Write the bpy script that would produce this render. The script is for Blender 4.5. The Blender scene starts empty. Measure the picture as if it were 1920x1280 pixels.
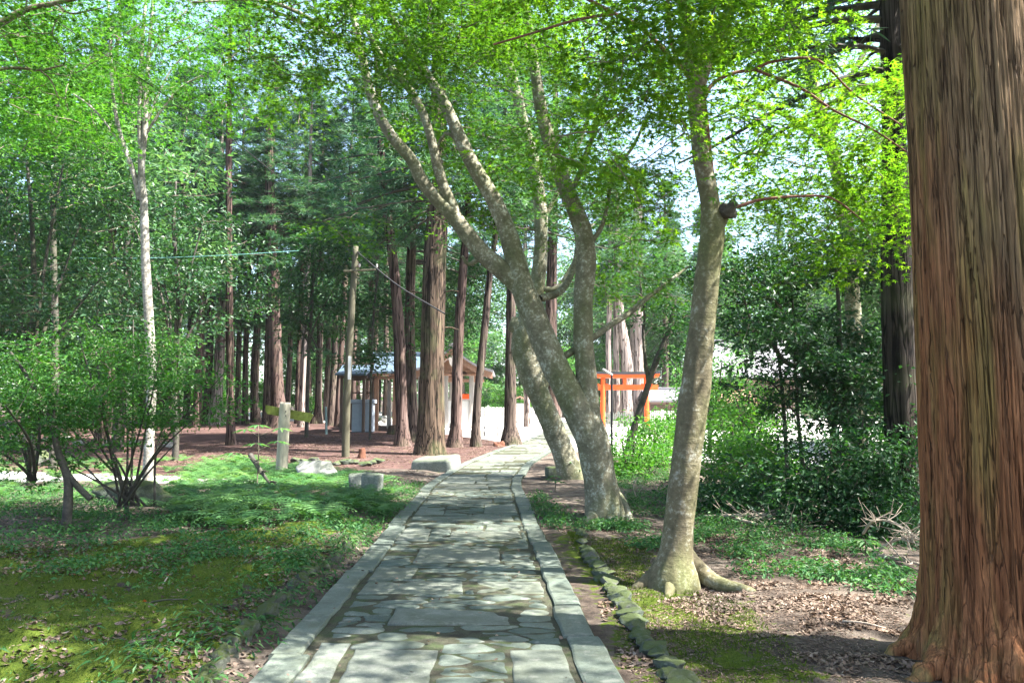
import bpy, bmesh, math, random
import numpy as np
from mathutils import Vector

# ------------------------------------------------------------------ camera, sky, sun, exposure
SC = bpy.context.scene
COL = SC.collection
FPX = 1493.0            # focal length in pixels of the 1920 px wide photograph
HCAM = 1.5
PITCH = math.atan2(140.0, FPX)
cam_d = bpy.data.cameras.new('camera')
cam = bpy.data.objects.new('camera', cam_d)
COL.objects.link(cam)
cam_d.sensor_width = 36.0
cam_d.lens = 36.0 * FPX / 1920.0
cam_d.clip_start = 0.05
cam_d.clip_end = 2000
cam.location = (0, 0, HCAM)
cam.rotation_euler = (math.pi / 2 + PITCH, 0, 0)
SC.camera = cam

SUN_EL = math.radians(56)
SUN_AZ = math.radians(-14)      # angle from +x towards +y of the direction to the sun
sun_dir = Vector((math.cos(SUN_EL) * math.cos(SUN_AZ), math.cos(SUN_EL) * math.sin(SUN_AZ), math.sin(SUN_EL)))
W = bpy.data.worlds.new("World")
SC.world = W
W.use_nodes = True
wn = W.node_tree
bg = wn.nodes['Background']
sky = wn.nodes.new('ShaderNodeTexSky')
sky.sky_type = 'NISHITA'
sky.sun_disc = False
sky.sun_elevation = SUN_EL
sky.sun_rotation = math.pi / 2 - SUN_AZ
sky.air_density = 1.0
sky.dust_density = 2.0
sky.ozone_density = 1.0
wn.links.new(sky.outputs[0], bg.inputs[0])
bg.inputs[1].default_value = 0.095
sd = bpy.data.lights.new('sun', 'SUN')
sun = bpy.data.objects.new('sun', sd)
COL.objects.link(sun)
sd.energy = 5.0
sd.angle = math.radians(0.53)
sd.color = (1.0, 0.965, 0.91)
sun.rotation_euler = (-sun_dir).to_track_quat('-Z', 'Y').to_euler()
sun.location = (30, -5, 40)
SC.view_settings.view_transform = 'Standard'
SC.view_settings.look = 'None'
SC.view_settings.exposure = 2.86
SC.view_settings.gamma = 1.0
SC.cycles.max_bounces = 7
SC.cycles.diffuse_bounces = 5
SC.cycles.glossy_bounces = 2
SC.cycles.transmission_bounces = 5
SC.cycles.transparent_max_bounces = 8
SC.cycles.caustics_reflective = False
SC.cycles.caustics_refractive = False
SC.cycles.sample_clamp_indirect = 6.0

HAZE = 0.0002
RNG = np.random.default_rng(7)
random.seed(7)

# ------------------------------------------------------------------ numeric helpers
def smooth(a, b, x):
    t = np.clip((np.asarray(x, float) - a) / (b - a), 0, 1)
    return t * t * (3 - 2 * t)

def _hash(ix, iy, iz, seed):
    n = (ix.astype(np.int64) * 374761393 + iy.astype(np.int64) * 668265263 + iz.astype(np.int64) * 2147483647 + seed * 974711) & 0xFFFFFFFF
    n = ((n ^ (n >> 13)) * 1274126177) & 0xFFFFFFFF
    n = ((n ^ (n >> 16)) * 2246822519) & 0xFFFFFFFF
    n = n ^ (n >> 15)
    return (n & 0xFFFFFF) / float(0xFFFFFF)

def noise3(x, y, z, seed=0):
    x, y, z = np.broadcast_arrays(np.asarray(x, float), np.asarray(y, float), np.asarray(z, float))
    ix, iy, iz = np.floor(x), np.floor(y), np.floor(z)
    fx, fy, fz = x - ix, y - iy, z - iz
    fx, fy, fz = [f * f * (3 - 2 * f) for f in (fx, fy, fz)]
    r = 0
    for dx in (0, 1):
        wx = fx if dx else 1 - fx
        for dy in (0, 1):
            wy = fy if dy else 1 - fy
            for dz in (0, 1):
                wz = fz if dz else 1 - fz
                r = r + wx * wy * wz * _hash(ix + dx, iy + dy, iz + dz, seed)
    return r * 2 - 1

def fbm(x, y, z, seed=0, octv=3):
    a, s, r = 1.0, 1.0, 0
    for k in range(octv):
        r = r + a * noise3(np.asarray(x) * s, np.asarray(y) * s, np.asarray(z) * s, seed + 17 * k)
        a *= 0.5
        s *= 2.03
    return r

# path centre line (x as a function of y)
_py = np.array([-40, 0, 4.5, 10, 14, 16.7, 19, 21.5, 24, 28, 33, 40, 50, 70.])
_px = np.array([1.0, -0.28, -0.43, -0.61, -0.745, -0.82, -0.79, -0.62, -0.33, 0.30, 1.15, 2.2, 3.4, 5.6])
def path_x(y):
    return np.interp(y, _py, _px)
PATH_HALF = 1.02

def gbase(x, y):
    """height of the land without its small bumps"""
    x = np.asarray(x, float); y = np.asarray(y, float)
    d = np.clip(y - 18, 0, 62)
    sl = 0.022 + 0.009 * smooth(-1, -9, x)
    rise = sl * d * smooth(0, 6, d)
    drop = -1.0 * smooth(3.9, 8.5, x) * smooth(2, 6, y) * (1 - smooth(22, 36, y))
    side = 0.07 * smooth(1.15, 1.9, np.abs(x - path_x(y))) * (1 - smooth(18, 24, y)) * (x < path_x(y))
    hill = 5.0 * smooth(110, 200, y)
    return rise + drop + side + hill

def ray(px, py):
    dx = (px - 960.0) / FPX
    dz = (640.0 - py) / FPX
    cp, sp = math.cos(PITCH), math.sin(PITCH)
    return np.array([dx, cp - dz * sp, sp + dz * cp])

def P(px, py, Y):
    """the point at distance Y ahead seen at pixel (px, py) of the photograph"""
    d = ray(px, py)
    t = Y / d[1]
    return np.array([d[0] * t, Y, HCAM + d[2] * t])

def G(px, py):
    """where the ray of a pixel meets the land"""
    d = ray(px, py)
    lo, hi = 0.5, 400.0
    f = lambda t: HCAM + d[2] * t - float(gbase(d[0] * t, d[1] * t))
    if f(hi) > 0:
        hi = 400.0
    for _ in range(60):
        m = 0.5 * (lo + hi)
        if f(m) > 0: lo = m
        else: hi = m
    t = lo
    x, y = d[0] * t, d[1] * t
    return np.array([x, y, float(gbase(x, y))])

def onland(x, y):
    return np.array([x, y, float(gbase(x, y))])

# ------------------------------------------------------------------ mesh helpers
def crown_mesh(name, leaf, twig, mats):
    """leaves and the fine twigs that carry them, one crown: leaf = (V, F, rnd), twig = (V, Q)"""
    V, F, rnd = leaf; Vt, Qt = twig
    return mesh_np(name, np.vstack([V, Vt]), [F, np.asarray(Qt) + len(V)], mats, False, np.concatenate([rnd, np.full(len(Qt), .5)]), None,
                   np.concatenate([np.zeros(len(F)), np.ones(len(Qt))]))

def mesh_np(name, V, parts, mat, smooth_shade=True, rnd=None, colors=None, midx=None):
    """parts: list of (n,k) integer arrays.  rnd: per-face float list in the same order"""
    V = np.ascontiguousarray(V, dtype=np.float32)
    me = bpy.data.meshes.new(name)
    me.vertices.add(len(V))
    me.vertices.foreach_set('co', V.ravel())
    parts = [np.asarray(p, dtype=np.int32) for p in parts if len(p)]
    loops = np.concatenate([p.ravel() for p in parts])
    tot = np.concatenate([np.full(len(p), p.shape[1], dtype=np.int32) for p in parts])
    start = np.concatenate([[0], np.cumsum(tot)[:-1]]).astype(np.int32)
    me.loops.add(len(loops))
    me.loops.foreach_set('vertex_index', loops)
    me.polygons.add(len(tot))
    me.polygons.foreach_set('loop_start', start)
    me.polygons.foreach_set('loop_total', tot)
    me.polygons.foreach_set('use_smooth', np.full(len(tot), bool(smooth_shade)))
    if midx is not None:
        me.polygons.foreach_set('material_index', np.ascontiguousarray(midx, dtype=np.int32))
    me.update(calc_edges=True)
    if rnd is not None:
        a = me.attributes.new('rnd', 'FLOAT', 'FACE')
        a.data.foreach_set('value', np.ascontiguousarray(rnd, dtype=np.float32))
    if colors is not None:
        for cn, arr in colors.items():
            a = me.attributes.new(cn, 'FLOAT_COLOR', 'POINT')
            a.data.foreach_set('color', np.ascontiguousarray(arr, dtype=np.float32).ravel())
    if mat is not None:
        for m in (mat if isinstance(mat, (list, tuple)) else [mat]):
            me.materials.append(m)
    return me

def link(name, me, parent=None, loc=None):
    o = bpy.data.objects.new(name, me)
    COL.objects.link(o)
    if parent is not None:
        o.parent = parent
    if loc is not None:
        o.location = Vector(loc)
    return o

def tag(o, label=None, cat=None, group=None, kind=None):
    if label: o['label'] = label
    if cat: o['category'] = cat
    if group: o['group'] = group
    if kind: o['kind'] = kind
    return o

def thing(name, label, cat, loc=(0, 0, 0), rz=0.0, group=None):
    o = bpy.data.objects.new(name, None)
    o.empty_display_size = 0.2
    COL.objects.link(o)
    o.location = Vector(loc)
    o.rotation_euler = (0, 0, rz)
    return tag(o, label, cat, group)

def dup(root, loc, rz=0.0, scale=1.0, label=None, group=None):
    r = root.copy(); COL.objects.link(r)
    r.location = Vector(loc); r.rotation_euler = (0, 0, rz)
    r.scale = (scale, scale, scale) if not hasattr(scale, '__len__') else scale
    if label: r['label'] = label
    if group: r['group'] = group
    for ch in list(root.children):
        c = ch.copy(); COL.objects.link(c); c.parent = r
        for g in ch.children:
            d = g.copy(); COL.objects.link(d); d.parent = c
    return r

class MB:
    """collects vertices and faces for ONE mesh"""
    def __init__(s):
        s.V = []; s.F = {}; s.n = 0
    def add(s, V, *parts):
        V = np.asarray(V, float)
        for p in parts:
            p = np.asarray(p, int)
            if len(p):
                s.F.setdefault(p.shape[1], []).append(p + s.n)
        s.V.append(V); s.n += len(V)
        return s
    def box(s, c, size, rz=0.0, rx=0.0, ry=0.0, bev=0.0):
        hx, hy, hz = [v / 2 for v in size]
        b = min(bev, hx * .9, hy * .9, hz * .9)
        if b > 0:
            ring = lambda ix, iy, z: [(-ix, -iy, z), (ix, -iy, z), (ix, iy, z), (-ix, iy, z)]
            o8 = lambda z, q: [(-hx + q, -hy, z), (hx - q, -hy, z), (hx, -hy + q, z), (hx, hy - q, z), (hx - q, hy, z), (-hx + q, hy, z), (-hx, hy - q, z), (-hx, -hy + q, z)]
            V = []
            for z, sc in ((-hz, 1), (-hz + b, 0), (hz - b, 0), (hz, 1)):
                for (x, y, zz) in o8(z, b):
                    if sc:
                        x *= (hx - b) / hx; y *= (hy - b) / hy
                    V.append((x, y, zz))
            V = np.array(V, float)
            Q = []
            for r in range(3):
                for k in range(8):
                    k2 = (k + 1) % 8
                    Q.append((r * 8 + k, r * 8 + k2, r * 8 + 8 + k2, r * 8 + 8 + k))
            caps = [tuple(reversed(range(8))), tuple(range(24, 32))]
            parts = [Q, caps]
        else:
            V = np.array([(x, y, z) for z in (-hz, hz) for x, y in ((-hx, -hy), (hx, -hy), (hx, hy), (-hx, hy))], float)
            parts = [[(3, 2, 1, 0), (4, 5, 6, 7), (0, 1, 5, 4), (1, 2, 6, 5), (2, 3, 7, 6), (3, 0, 4, 7)]]
        for ang, (a, bb) in ((rx, (1, 2)), (ry, (2, 0)), (rz, (0, 1))):
            if ang:
                ca, sa = math.cos(ang), math.sin(ang)
                va, vb = V[:, a].copy(), V[:, bb].copy()
                V[:, a] = ca * va - sa * vb; V[:, bb] = sa * va + ca * vb
        s.add(V + np.asarray(c, float), *parts)
        return s
    def tube(s, pts, rad, sides=8, cap=True, ncurve=None, bump=0.0, seed=0, bscale=6.0):
        V, Q = tube_geo(pts, rad, sides, ncurve, bump, seed, bscale)
        parts = [Q]
        if cap:
            n = len(V)
            parts.append([tuple(reversed(range(sides)))])
            parts.append([tuple(range(n - sides, n))])
        if cap:
            s.add(V, *parts)
        else:
            s.add(V, Q)
        return s
    def prism(s, poly, y0, y1, axis=1):
        """polygon in the plane of the two other axes, extruded along axis"""
        n = len(poly)
        V = []
        for yy in (y0, y1):
            for a, b in poly:
                v = [0, 0, 0]; o = [k for k in range(3) if k != axis]
                v[o[0]] = a; v[o[1]] = b; v[axis] = yy
                V.append(v)
        Q = [(k, (k + 1) % n, n + (k + 1) % n, n + k) for k in range(n)]
        s.add(V, Q, [tuple(range(n))], [tuple(range(2 * n - 1, n - 1, -1))])
        return s
    def build(s, name, mat, parent=None, loc=None, off=None, smooth_shade=False, rnd=False):
        V = np.concatenate(s.V)
        if off is not None:
            V = V - np.asarray(off, float)
        parts = [np.concatenate(v) for v in s.F.values()]
        r = None
        if rnd:
            r = np.concatenate([np.full(len(p), 0.5) for p in parts])
        me = mesh_np(name, V, parts, mat, smooth_shade, r)
        bm = bmesh.new(); bm.from_mesh(me); bmesh.ops.recalc_face_normals(bm, faces=bm.faces); bm.to_mesh(me); bm.free()
        return link(name, me, parent, loc)

def catmull(pts, n):
    """resample a polyline of any width (columns) with a Catmull-Rom curve"""
    p = np.asarray(pts, float)
    if len(p) == 2:
        t = np.linspace(0, 1, n)[:, None]
        return p[0] * (1 - t) + p[1] * t
    p = np.vstack([2 * p[0] - p[1], p, 2 * p[-1] - p[-2]])
    m = len(p) - 3
    seg = np.linalg.norm(p[2:-1, :3] - p[1:-2, :3], axis=1)
    cs = np.concatenate([[0], np.cumsum(seg)])
    tt = np.interp(np.linspace(0, cs[-1], n), cs, np.arange(m + 1))
    k = np.minimum(tt.astype(int), m - 1)
    f = (tt - k)[:, None]
    a, b, c, d = p[k], p[k + 1], p[k + 2], p[k + 3]
    return 0.5 * (2 * b + (c - a) * f + (2 * a - 5 * b + 4 * c - d) * f ** 2 + (-a + 3 * b - 3 * c + d) * f ** 3)

def tube_geo(pts, rad, sides=8, ncurve=None, bump=0.0, seed=0, bscale=6.0, flute=0.0):
    pts = np.asarray(pts, float)
    rad = np.broadcast_to(np.asarray(rad, float), (len(pts),))
    pr = np.column_stack([pts, rad])
    if ncurve:
        pr = catmull(pr, ncurve)
    p, r = pr[:, :3], np.maximum(pr[:, 3], 1e-4)
    t = np.gradient(p, axis=0)
    t /= np.linalg.norm(t, axis=1)[:, None] + 1e-9
    ref = np.array([0.0, 1.0, 0.0]) if abs(t[:, 1]).mean() < 0.8 else np.array([1.0, 0, 0])
    a = np.cross(t, ref); a /= np.linalg.norm(a, axis=1)[:, None] + 1e-9
    b = np.cross(t, a)
    th = np.linspace(0, 2 * np.pi, sides, endpoint=False)
    dirs = a[:, None, :] * np.cos(th)[None, :, None] + b[:, None, :] * np.sin(th)[None, :, None]
    rr = np.repeat(r[:, None], sides, 1)
    if bump or flute:
        q = p[:, None, :] + dirs * r[:, None, None]
        if bump:
            rr = rr * (1 + bump * fbm(q[..., 0] * bscale, q[..., 1] * bscale, q[..., 2] * bscale * 0.6, seed, 3))
        if flute:
            rr = rr * (1 + flute * fbm(q[..., 0] * 14, q[..., 1] * 14, q[..., 2] * 1.2, seed + 5, 2))
    V = (p[:, None, :] + dirs * rr[..., None]).reshape(-1, 3)
    n = len(p)
    i = np.arange(n - 1)[:, None] * sides
    k = np.arange(sides)[None, :]
    k2 = (k + 1) % sides
    Q = np.stack([i + k, i + k2, i + sides + k2, i + sides + k], -1).reshape(-1, 4)
    return V, Q

def tubes_batch(C, R, sides=4):
    """many curves at once: C (n,m,3), R (n,m)"""
    n, m, _ = C.shape
    t = np.gradient(C, axis=1)
    t /= np.linalg.norm(t, axis=2, keepdims=True) + 1e-9
    ref = np.where(np.abs(t[..., 2:3]) < 0.8, np.array([0, 0, 1.0]), np.array([1.0, 0, 0]))
    a = np.cross(t, ref); a /= np.linalg.norm(a, axis=2, keepdims=True) + 1e-9
    b = np.cross(t, a)
    th = np.linspace(0, 2 * np.pi, sides, endpoint=False)
    V = C[:, :, None, :] + R[:, :, None, None] * (a[:, :, None, :] * np.cos(th)[:, None] + b[:, :, None, :] * np.sin(th)[:, None])
    base = (np.arange(n) * m * sides)[:, None, None]
    i = (np.arange(m - 1) * sides)[None, :, None]
    k = np.arange(sides)[None, None, :]
    k2 = (k + 1) % sides
    Q = np.stack([base + i + k, base + i + k2, base + i + sides + k2, base + i + sides + k], -1).reshape(-1, 4)
    return V.reshape(-1, 3), Q

# ------------------------------------------------------------------ leaves
def _maple_template():
    V, F = [], []
    for ang, ln, w in ((0, 1.0, .17), (42, .88, .15), (-42, .88, .15), (92, .6, .13), (-92, .6, .13)):
        a = math.radians(ang)
        d = np.array([math.cos(a), math.sin(a)]); q = np.array([-d[1], d[0]])
        i = len(V)
        V += [(*( -0.02 * d + w * q), 0.0), (*(-0.02 * d - w * q), 0.0), (*(d * ln), -0.16 * ln)]
        F.append((i, i + 1, i + 2))
    return np.array(V) * 0.62, np.array(F)

TEMPL = {
    'maple': _maple_template(),
    'star3': (np.array([(-.05, .14, 0), (-.05, -.14, 0), (.62, 0, -.1), (.04, .14, 0), (.0, -.1, 0), (.38, .5, -.1), (.0, .1, 0), (.04, -.14, 0), (.38, -.5, -.1)]), np.array([(0, 1, 2), (3, 4, 5), (6, 7, 8)])),
    'oval': (np.array([(0, 0, 0), (.42, .23, .07), (.42, -.23, .07), (1, 0, -.08)]), np.array([(0, 2, 3), (0, 3, 1)])),
    'lance': (np.array([(0, 0, 0), (.4, .13, .04), (.4, -.13, .04), (1, 0, -.1)]), np.array([(0, 2, 3), (0, 3, 1)])),
    'dead': (np.array([(-.5, 0, .10), (-.15, .26, .0), (.2, .22, .06), (.5, 0, .14), (.15, -.27, .02), (-.2, -.22, .05)]), np.array([(0, 1, 5), (1, 2, 5), (2, 4, 5), (2, 3, 4)])),
}
def _tuft_template():
    r = np.random.default_rng(3)
    V, F = [], []
    for k in range(7):
        a = r.uniform(-.9, .9); e = r.uniform(-.7, .35)
        d = np.array([math.cos(a) * math.cos(e), math.sin(a) * math.cos(e), math.sin(e)]) * r.uniform(.6, 1)
        q = np.cross(d, r.normal(size=3)); q = q / np.linalg.norm(q) * .055
        o = np.array([r.uniform(0, .25), 0, 0])
        i = len(V)
        V += [tuple(o + q * .5), tuple(o - q * .5), tuple(o + d * .6 - q), tuple(o + d)]
        F += [(i, i + 1, i + 2), (i, i + 2, i + 3)]
    return np.array(V), np.array(F)
TEMPL['tuft'] = _tuft_template()

def leaves_geo(Pp, Nn, size, kind, rng, yaw_dir=None, yaw_jit=3.2):
    T, F = TEMPL[kind]
    n = len(Pp)
    Nn = Nn / (np.linalg.norm(Nn, axis=1, keepdims=True) + 1e-9)
    if yaw_dir is None:
        yaw_dir = rng.normal(size=(n, 3))
        t = yaw_dir
    else:
        t = yaw_dir + rng.normal(size=(n, 3)) * yaw_jit
    t = t - Nn * (t * Nn).sum(1, keepdims=True)
    t /= np.linalg.norm(t, axis=1, keepdims=True) + 1e-9
    b = np.cross(Nn, t)
    size = np.broadcast_to(np.asarray(size, float), (n,))
    V = Pp[:, None, :] + size[:, None, None] * (T[None, :, 0:1] * t[:, None, :] + T[None, :, 1:2] * b[:, None, :] + T[None, :, 2:3] * Nn[:, None, :])
    FF = (np.arange(n) * len(T))[:, None, None] + F[None]
    rnd = np.repeat(rng.random(n), len(F))
    return V.reshape(-1, 3), FF.reshape(-1, 3), rnd
# ------------------------------------------------------------------ materials
def newmat(name):
    m = bpy.data.materials.new(name); m.use_nodes = True
    nt = m.node_tree
    nt.nodes.clear()
    return m, nt
def nd(nt, t, ins=None, **kw):
    n = nt.nodes.new(t)
    for k, v in kw.items(): setattr(n, k, v)
    if ins:
        for k, v in ins.items():
            s = n.inputs[k]
            if hasattr(v, 'is_linked') or isinstance(v, bpy.types.NodeSocket): nt.links.new(v, s)
            else: s.default_value = v
    return n
def c4(c): return (c[0], c[1], c[2], 1.0)
def ramp(nt, fac, stops, interp='LINEAR'):
    r = nt.nodes.new('ShaderNodeValToRGB')
    r.color_ramp.interpolation = interp
    e = r.color_ramp.elements
    while len(e) < len(stops): e.new(0.5)
    for k, (p, c) in enumerate(stops):
        e[k].position = p
        e[k].color = c4(c) if hasattr(c, '__len__') else (c, c, c, 1)
    nt.links.new(fac, r.inputs[0])
    return r.outputs[0]
def mix(nt, fac, a, b, mode='MIX'):
    n = nt.nodes.new('ShaderNodeMix'); n.data_type = 'RGBA'; n.blend_type = mode
    for s, v in ((n.inputs[0], fac), (n.inputs[6], a), (n.inputs[7], b)):
        if isinstance(v, bpy.types.NodeSocket): nt.links.new(v, s)
        elif hasattr(v, '__len__'): s.default_value = c4(v)
        else: s.default_value = v
    return n.outputs[2]
def noise(nt, vec, scale, detail=4, rough=.55, dist=0.0):
    n = nd(nt, 'ShaderNodeTexNoise', {'Scale': scale, 'Detail': detail, 'Roughness': rough, 'Distortion': dist})
    if vec is not None: nt.links.new(vec, n.inputs['Vector'])
    return n.outputs['Fac']
def coords(nt, scale=(1, 1, 1), kind='Object'):
    tc = nd(nt, 'ShaderNodeTexCoord')
    if scale == (1, 1, 1): return tc.outputs[kind]
    mp = nd(nt, 'ShaderNodeMapping', {'Scale': scale})
    nt.links.new(tc.outputs[kind], mp.inputs['Vector'])
    return mp.outputs[0]
def bump(nt, h, strength=.5, dist=.02):
    b = nd(nt, 'ShaderNodeBump', {'Strength': strength, 'Distance': dist, 'Height': h})
    return b.outputs[0]
def finish(nt, col, rough=.7, normal=None, spec=.3, metal=0.0, emit=None):
    p = nd(nt, 'ShaderNodeBsdfPrincipled')
    for k, v in (('Base Color', col), ('Roughness', rough), ('Metallic', metal), ('Specular IOR Level', spec)):
        s = p.inputs[k]
        if isinstance(v, bpy.types.NodeSocket): nt.links.new(v, s)
        elif hasattr(v, '__len__'): s.default_value = c4(v)
        else: s.default_value = v
    if normal is not None: nt.links.new(normal, p.inputs['Normal'])
    o = nd(nt, 'ShaderNodeOutputMaterial')
    nt.links.new(p.outputs[0], o.inputs[0])
    return p

def mat_leaf(name, cols, trans=.45, tcol=(1.35, 1.45, .55), rough=.42, spec=.35):
    m, nt = newmat(name)
    at = nd(nt, 'ShaderNodeAttribute', attribute_name='rnd')
    col = ramp(nt, at.outputs['Fac'], [(k / (len(cols) - 1), c) for k, c in enumerate(cols)])
    big = noise(nt, coords(nt), 0.9, 2)
    col = mix(nt, 1.0, col, ramp(nt, big, [(.3, (.72, .78, .75)), (.7, (1.2, 1.15, 1.0))]), 'MULTIPLY')
    tc = mix(nt, 1.0, col, tcol, 'MULTIPLY')
    p = nd(nt, 'ShaderNodeBsdfPrincipled', {'Base Color': col, 'Roughness': rough, 'Specular IOR Level': spec})
    t = nd(nt, 'ShaderNodeBsdfTranslucent', {'Color': tc})
    mx = nd(nt, 'ShaderNodeMixShader', {0: trans})
    nt.links.new(p.outputs[0], mx.inputs[1]); nt.links.new(t.outputs[0], mx.inputs[2])
    o = nd(nt, 'ShaderNodeOutputMaterial'); nt.links.new(mx.outputs[0], o.inputs[0])
    return m

def mat_cedar_bark(name, cols, k=1.0, green=.25):
    """stringy bark running along the trunk: long vertical fibres with dark cracks"""
    m, nt = newmat(name)
    v1 = coords(nt, (9 * k, 9 * k, .55 * k)); v2 = coords(nt, (34 * k, 34 * k, 1.2 * k)); v0 = coords(nt)
    n1 = noise(nt, v1, 1.0, 5, .6, .4); n2 = noise(nt, v2, 1.0, 4, .6, .3)
    col = ramp(nt, n1, [(.28, cols[0]), (.5, cols[1]), (.72, cols[2])])
    fib = ramp(nt, n2, [(.3, .42), (.46, .9), (.7, 1.18)])
    col = mix(nt, 1.0, col, fib, 'MULTIPLY')
    cr = ramp(nt, noise(nt, coords(nt, (15 * k, 15 * k, .4 * k)), 1.0, 3, .55, .7), [(.40, 0.0), (.47, 1.0)])
    col = mix(nt, cr, (cols[0][0] * .22, cols[0][1] * .22, cols[0][2] * .22), col)
    vo = nd(nt, 'ShaderNodeTexVoronoi', {'Scale': 1.0, 'Randomness': 1.0}, feature='DISTANCE_TO_EDGE')
    wv = nd(nt, 'ShaderNodeVectorMath', operation='ADD')
    nv = nd(nt, 'ShaderNodeTexNoise', {'Scale': 1.2, 'Detail': 3.0})
    nt.links.new(coords(nt, (15 * k, 15 * k, .55 * k)), wv.inputs[0]); nt.links.new(coords(nt, (4 * k, 4 * k, .8 * k)), nv.inputs['Vector']); nt.links.new(nv.outputs['Color'], wv.inputs[1])
    nt.links.new(wv.outputs[0], vo.inputs['Vector'])
    vc = ramp(nt, vo.outputs['Distance'], [(.015, 0.0), (.075, 1.0)])
    col = mix(nt, vc, (cols[0][0] * .2, cols[0][1] * .2, cols[0][2] * .2), col)
    cr = mix(nt, .5, cr, vc)
    gm = ramp(nt, noise(nt, v0, 1.3 * k, 3), [(.5, 0.0), (.68, green)])
    col = mix(nt, gm, col, (.10, .115, .05))
    h = mix(nt, .5, n1, n2)
    h = mix(nt, .6, h, cr)
    finish(nt, col, .88, bump(nt, h, .9, .03), .12)
    return m

def mat_smooth_bark(name, base, dark, lichen, k=1.0, moss=.3, lich=.46):
    """smooth maple bark with lichen blotches, fine cross wrinkles and some moss"""
    m, nt = newmat(name)
    v = coords(nt)
    n1 = noise(nt, v, 5 * k, 6, .65); n2 = noise(nt, v, 26 * k, 5, .65)
    nw = noise(nt, coords(nt, (4 * k, 4 * k, 22 * k)), 1.0, 4, .6, .5)
    col = ramp(nt, n1, [(.34, dark), (.60, base)])
    lm = ramp(nt, mix(nt, .55, n1, n2), [(lich, 0.0), (lich + .1, .85)])
    col = mix(nt, lm, col, lichen)
    ms = ramp(nt, noise(nt, coords(nt, (1.6 * k, 1.6 * k, .8 * k)), 1.0, 4, .6), [(.46, 0.0), (.66, moss)])
    col = mix(nt, ms, col, (.085, .105, .028))
    col = mix(nt, 1.0, col, ramp(nt, n2, [(.3, .7), (.65, 1.12)]), 'MULTIPLY')
    col = mix(nt, ramp(nt, noise(nt, v, 60 * k, 3), [(.30, .55), (.37, 0.0)]), col, (.03, .028, .022))
    h = mix(nt, .5, nw, n2)
    finish(nt, col, .8, bump(nt, h, .7, .02), .2)
    return m

def mat_rock(name, base, dark, moss=.5, k=1.0, msc=2.2):
    m, nt = newmat(name)
    v = coords(nt)
    n1 = noise(nt, v, 5 * k, 6, .65); n2 = noise(nt, v, 40 * k, 4, .65)
    col = ramp(nt, n1, [(.3, dark), (.68, base)])
    col = mix(nt, 1.0, col, ramp(nt, n2, [(.3, .72), (.68, 1.15)]), 'MULTIPLY')
    g = nd(nt, 'ShaderNodeNewGeometry')
    sx = nd(nt, 'ShaderNodeSeparateXYZ'); nt.links.new(g.outputs['Normal'], sx.inputs[0])
    mm = nd(nt, 'ShaderNodeMath', {0: sx.outputs[2], 1: .35}, operation='MULTIPLY')
    ad = nd(nt, 'ShaderNodeMath', {0: noise(nt, v, msc * k, 4), 1: mm.outputs[0]}, operation='ADD')
    ms = ramp(nt, ad.outputs[0], [(.55, 0.0), (.78, moss)])
    col = mix(nt, ms, col, (.048, .066, .016))
    finish(nt, col, .85, bump(nt, mix(nt, .5, n1, n2), .8, .02), .2)
    return m

def mat_plain(name, col, rough=.6, var=.15, k=8.0, spec=.3, metal=0.0, stretch=(1, 1, 1), bmp=.15):
    m, nt = newmat(name)
    n1 = noise(nt, coords(nt, stretch), k, 5, .6)
    c = mix(nt, 1.0, col, ramp(nt, n1, [(.25, 1 - var), (.75, 1 + var)]), 'MULTIPLY')
    finish(nt, c, rough, bump(nt, n1, bmp, .02), spec, metal)
    return m

M = {}
M['maple_leaf'] = mat_leaf('maple_leaf', [(.045, .125, .014), (.07, .17, .017), (.11, .215, .022)], .55, (1.5, 1.55, .5), .5, .25)
M['maple_leaf_yellow'] = mat_leaf('maple_leaf_yellow', [(.065, .175, .018), (.105, .23, .022), (.17, .29, .03)], .6, (1.5, 1.5, .5), .5, .25)
M['soft_leaf'] = mat_leaf('soft_leaf', [(.034, .12, .034), (.055, .16, .042), (.085, .20, .05)], .45, (1.4, 1.4, .6), .5, .25)
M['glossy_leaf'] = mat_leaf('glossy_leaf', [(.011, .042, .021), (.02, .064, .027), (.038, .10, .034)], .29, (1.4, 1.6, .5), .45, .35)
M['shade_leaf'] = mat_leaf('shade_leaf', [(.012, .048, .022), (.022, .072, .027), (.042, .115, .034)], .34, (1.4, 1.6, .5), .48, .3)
M['azalea_leaf'] = mat_leaf('azalea_leaf', [(.022, .09, .018), (.04, .135, .022), (.075, .185, .028)], .35, (1.4, 1.5, .5), .45, .3)
M['needle'] = mat_leaf('needle', [(.020, .068, .044), (.036, .10, .055), (.075, .155, .07)], .36, (1.3, 1.4, .7), .55, .25)
M['far_leaf'] = mat_leaf('far_leaf', [(.045, .125, .06), (.075, .165, .07), (.115, .21, .085)], .4, (1.3, 1.35, .7), .55, .2)
M['bush_leaf'] = mat_leaf('bush_leaf', [(.032, .13, .020), (.058, .18, .025), (.10, .23, .032)], .45, (1.4, 1.45, .5), .5, .25)
M['fern'] = mat_leaf('fern', [(.045, .13, .045), (.075, .175, .06), (.12, .22, .08)], .4, (1.35, 1.45, .6), .5, .25)
M['weed'] = mat_leaf('weed', [(.020, .085, .03), (.04, .125, .036), (.08, .175, .05)], .35, (1.35, 1.45, .6), .5, .25)
M['moss_blade'] = mat_leaf('moss_blade', [(.035, .06, .009), (.064, .10, .013), (.11, .145, .022)], .3, (1.2, 1.2, .6), .7, .1)
M['dead_leaf'] = mat_leaf('dead_leaf', [(.05, .034, .028), (.12, .082, .066), (.19, .135, .112), (.07, .05, .038), (.155, .108, .085), (.24, .185, .16)], .12, (1.2, 1.0, .8), .7, .2)
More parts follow.
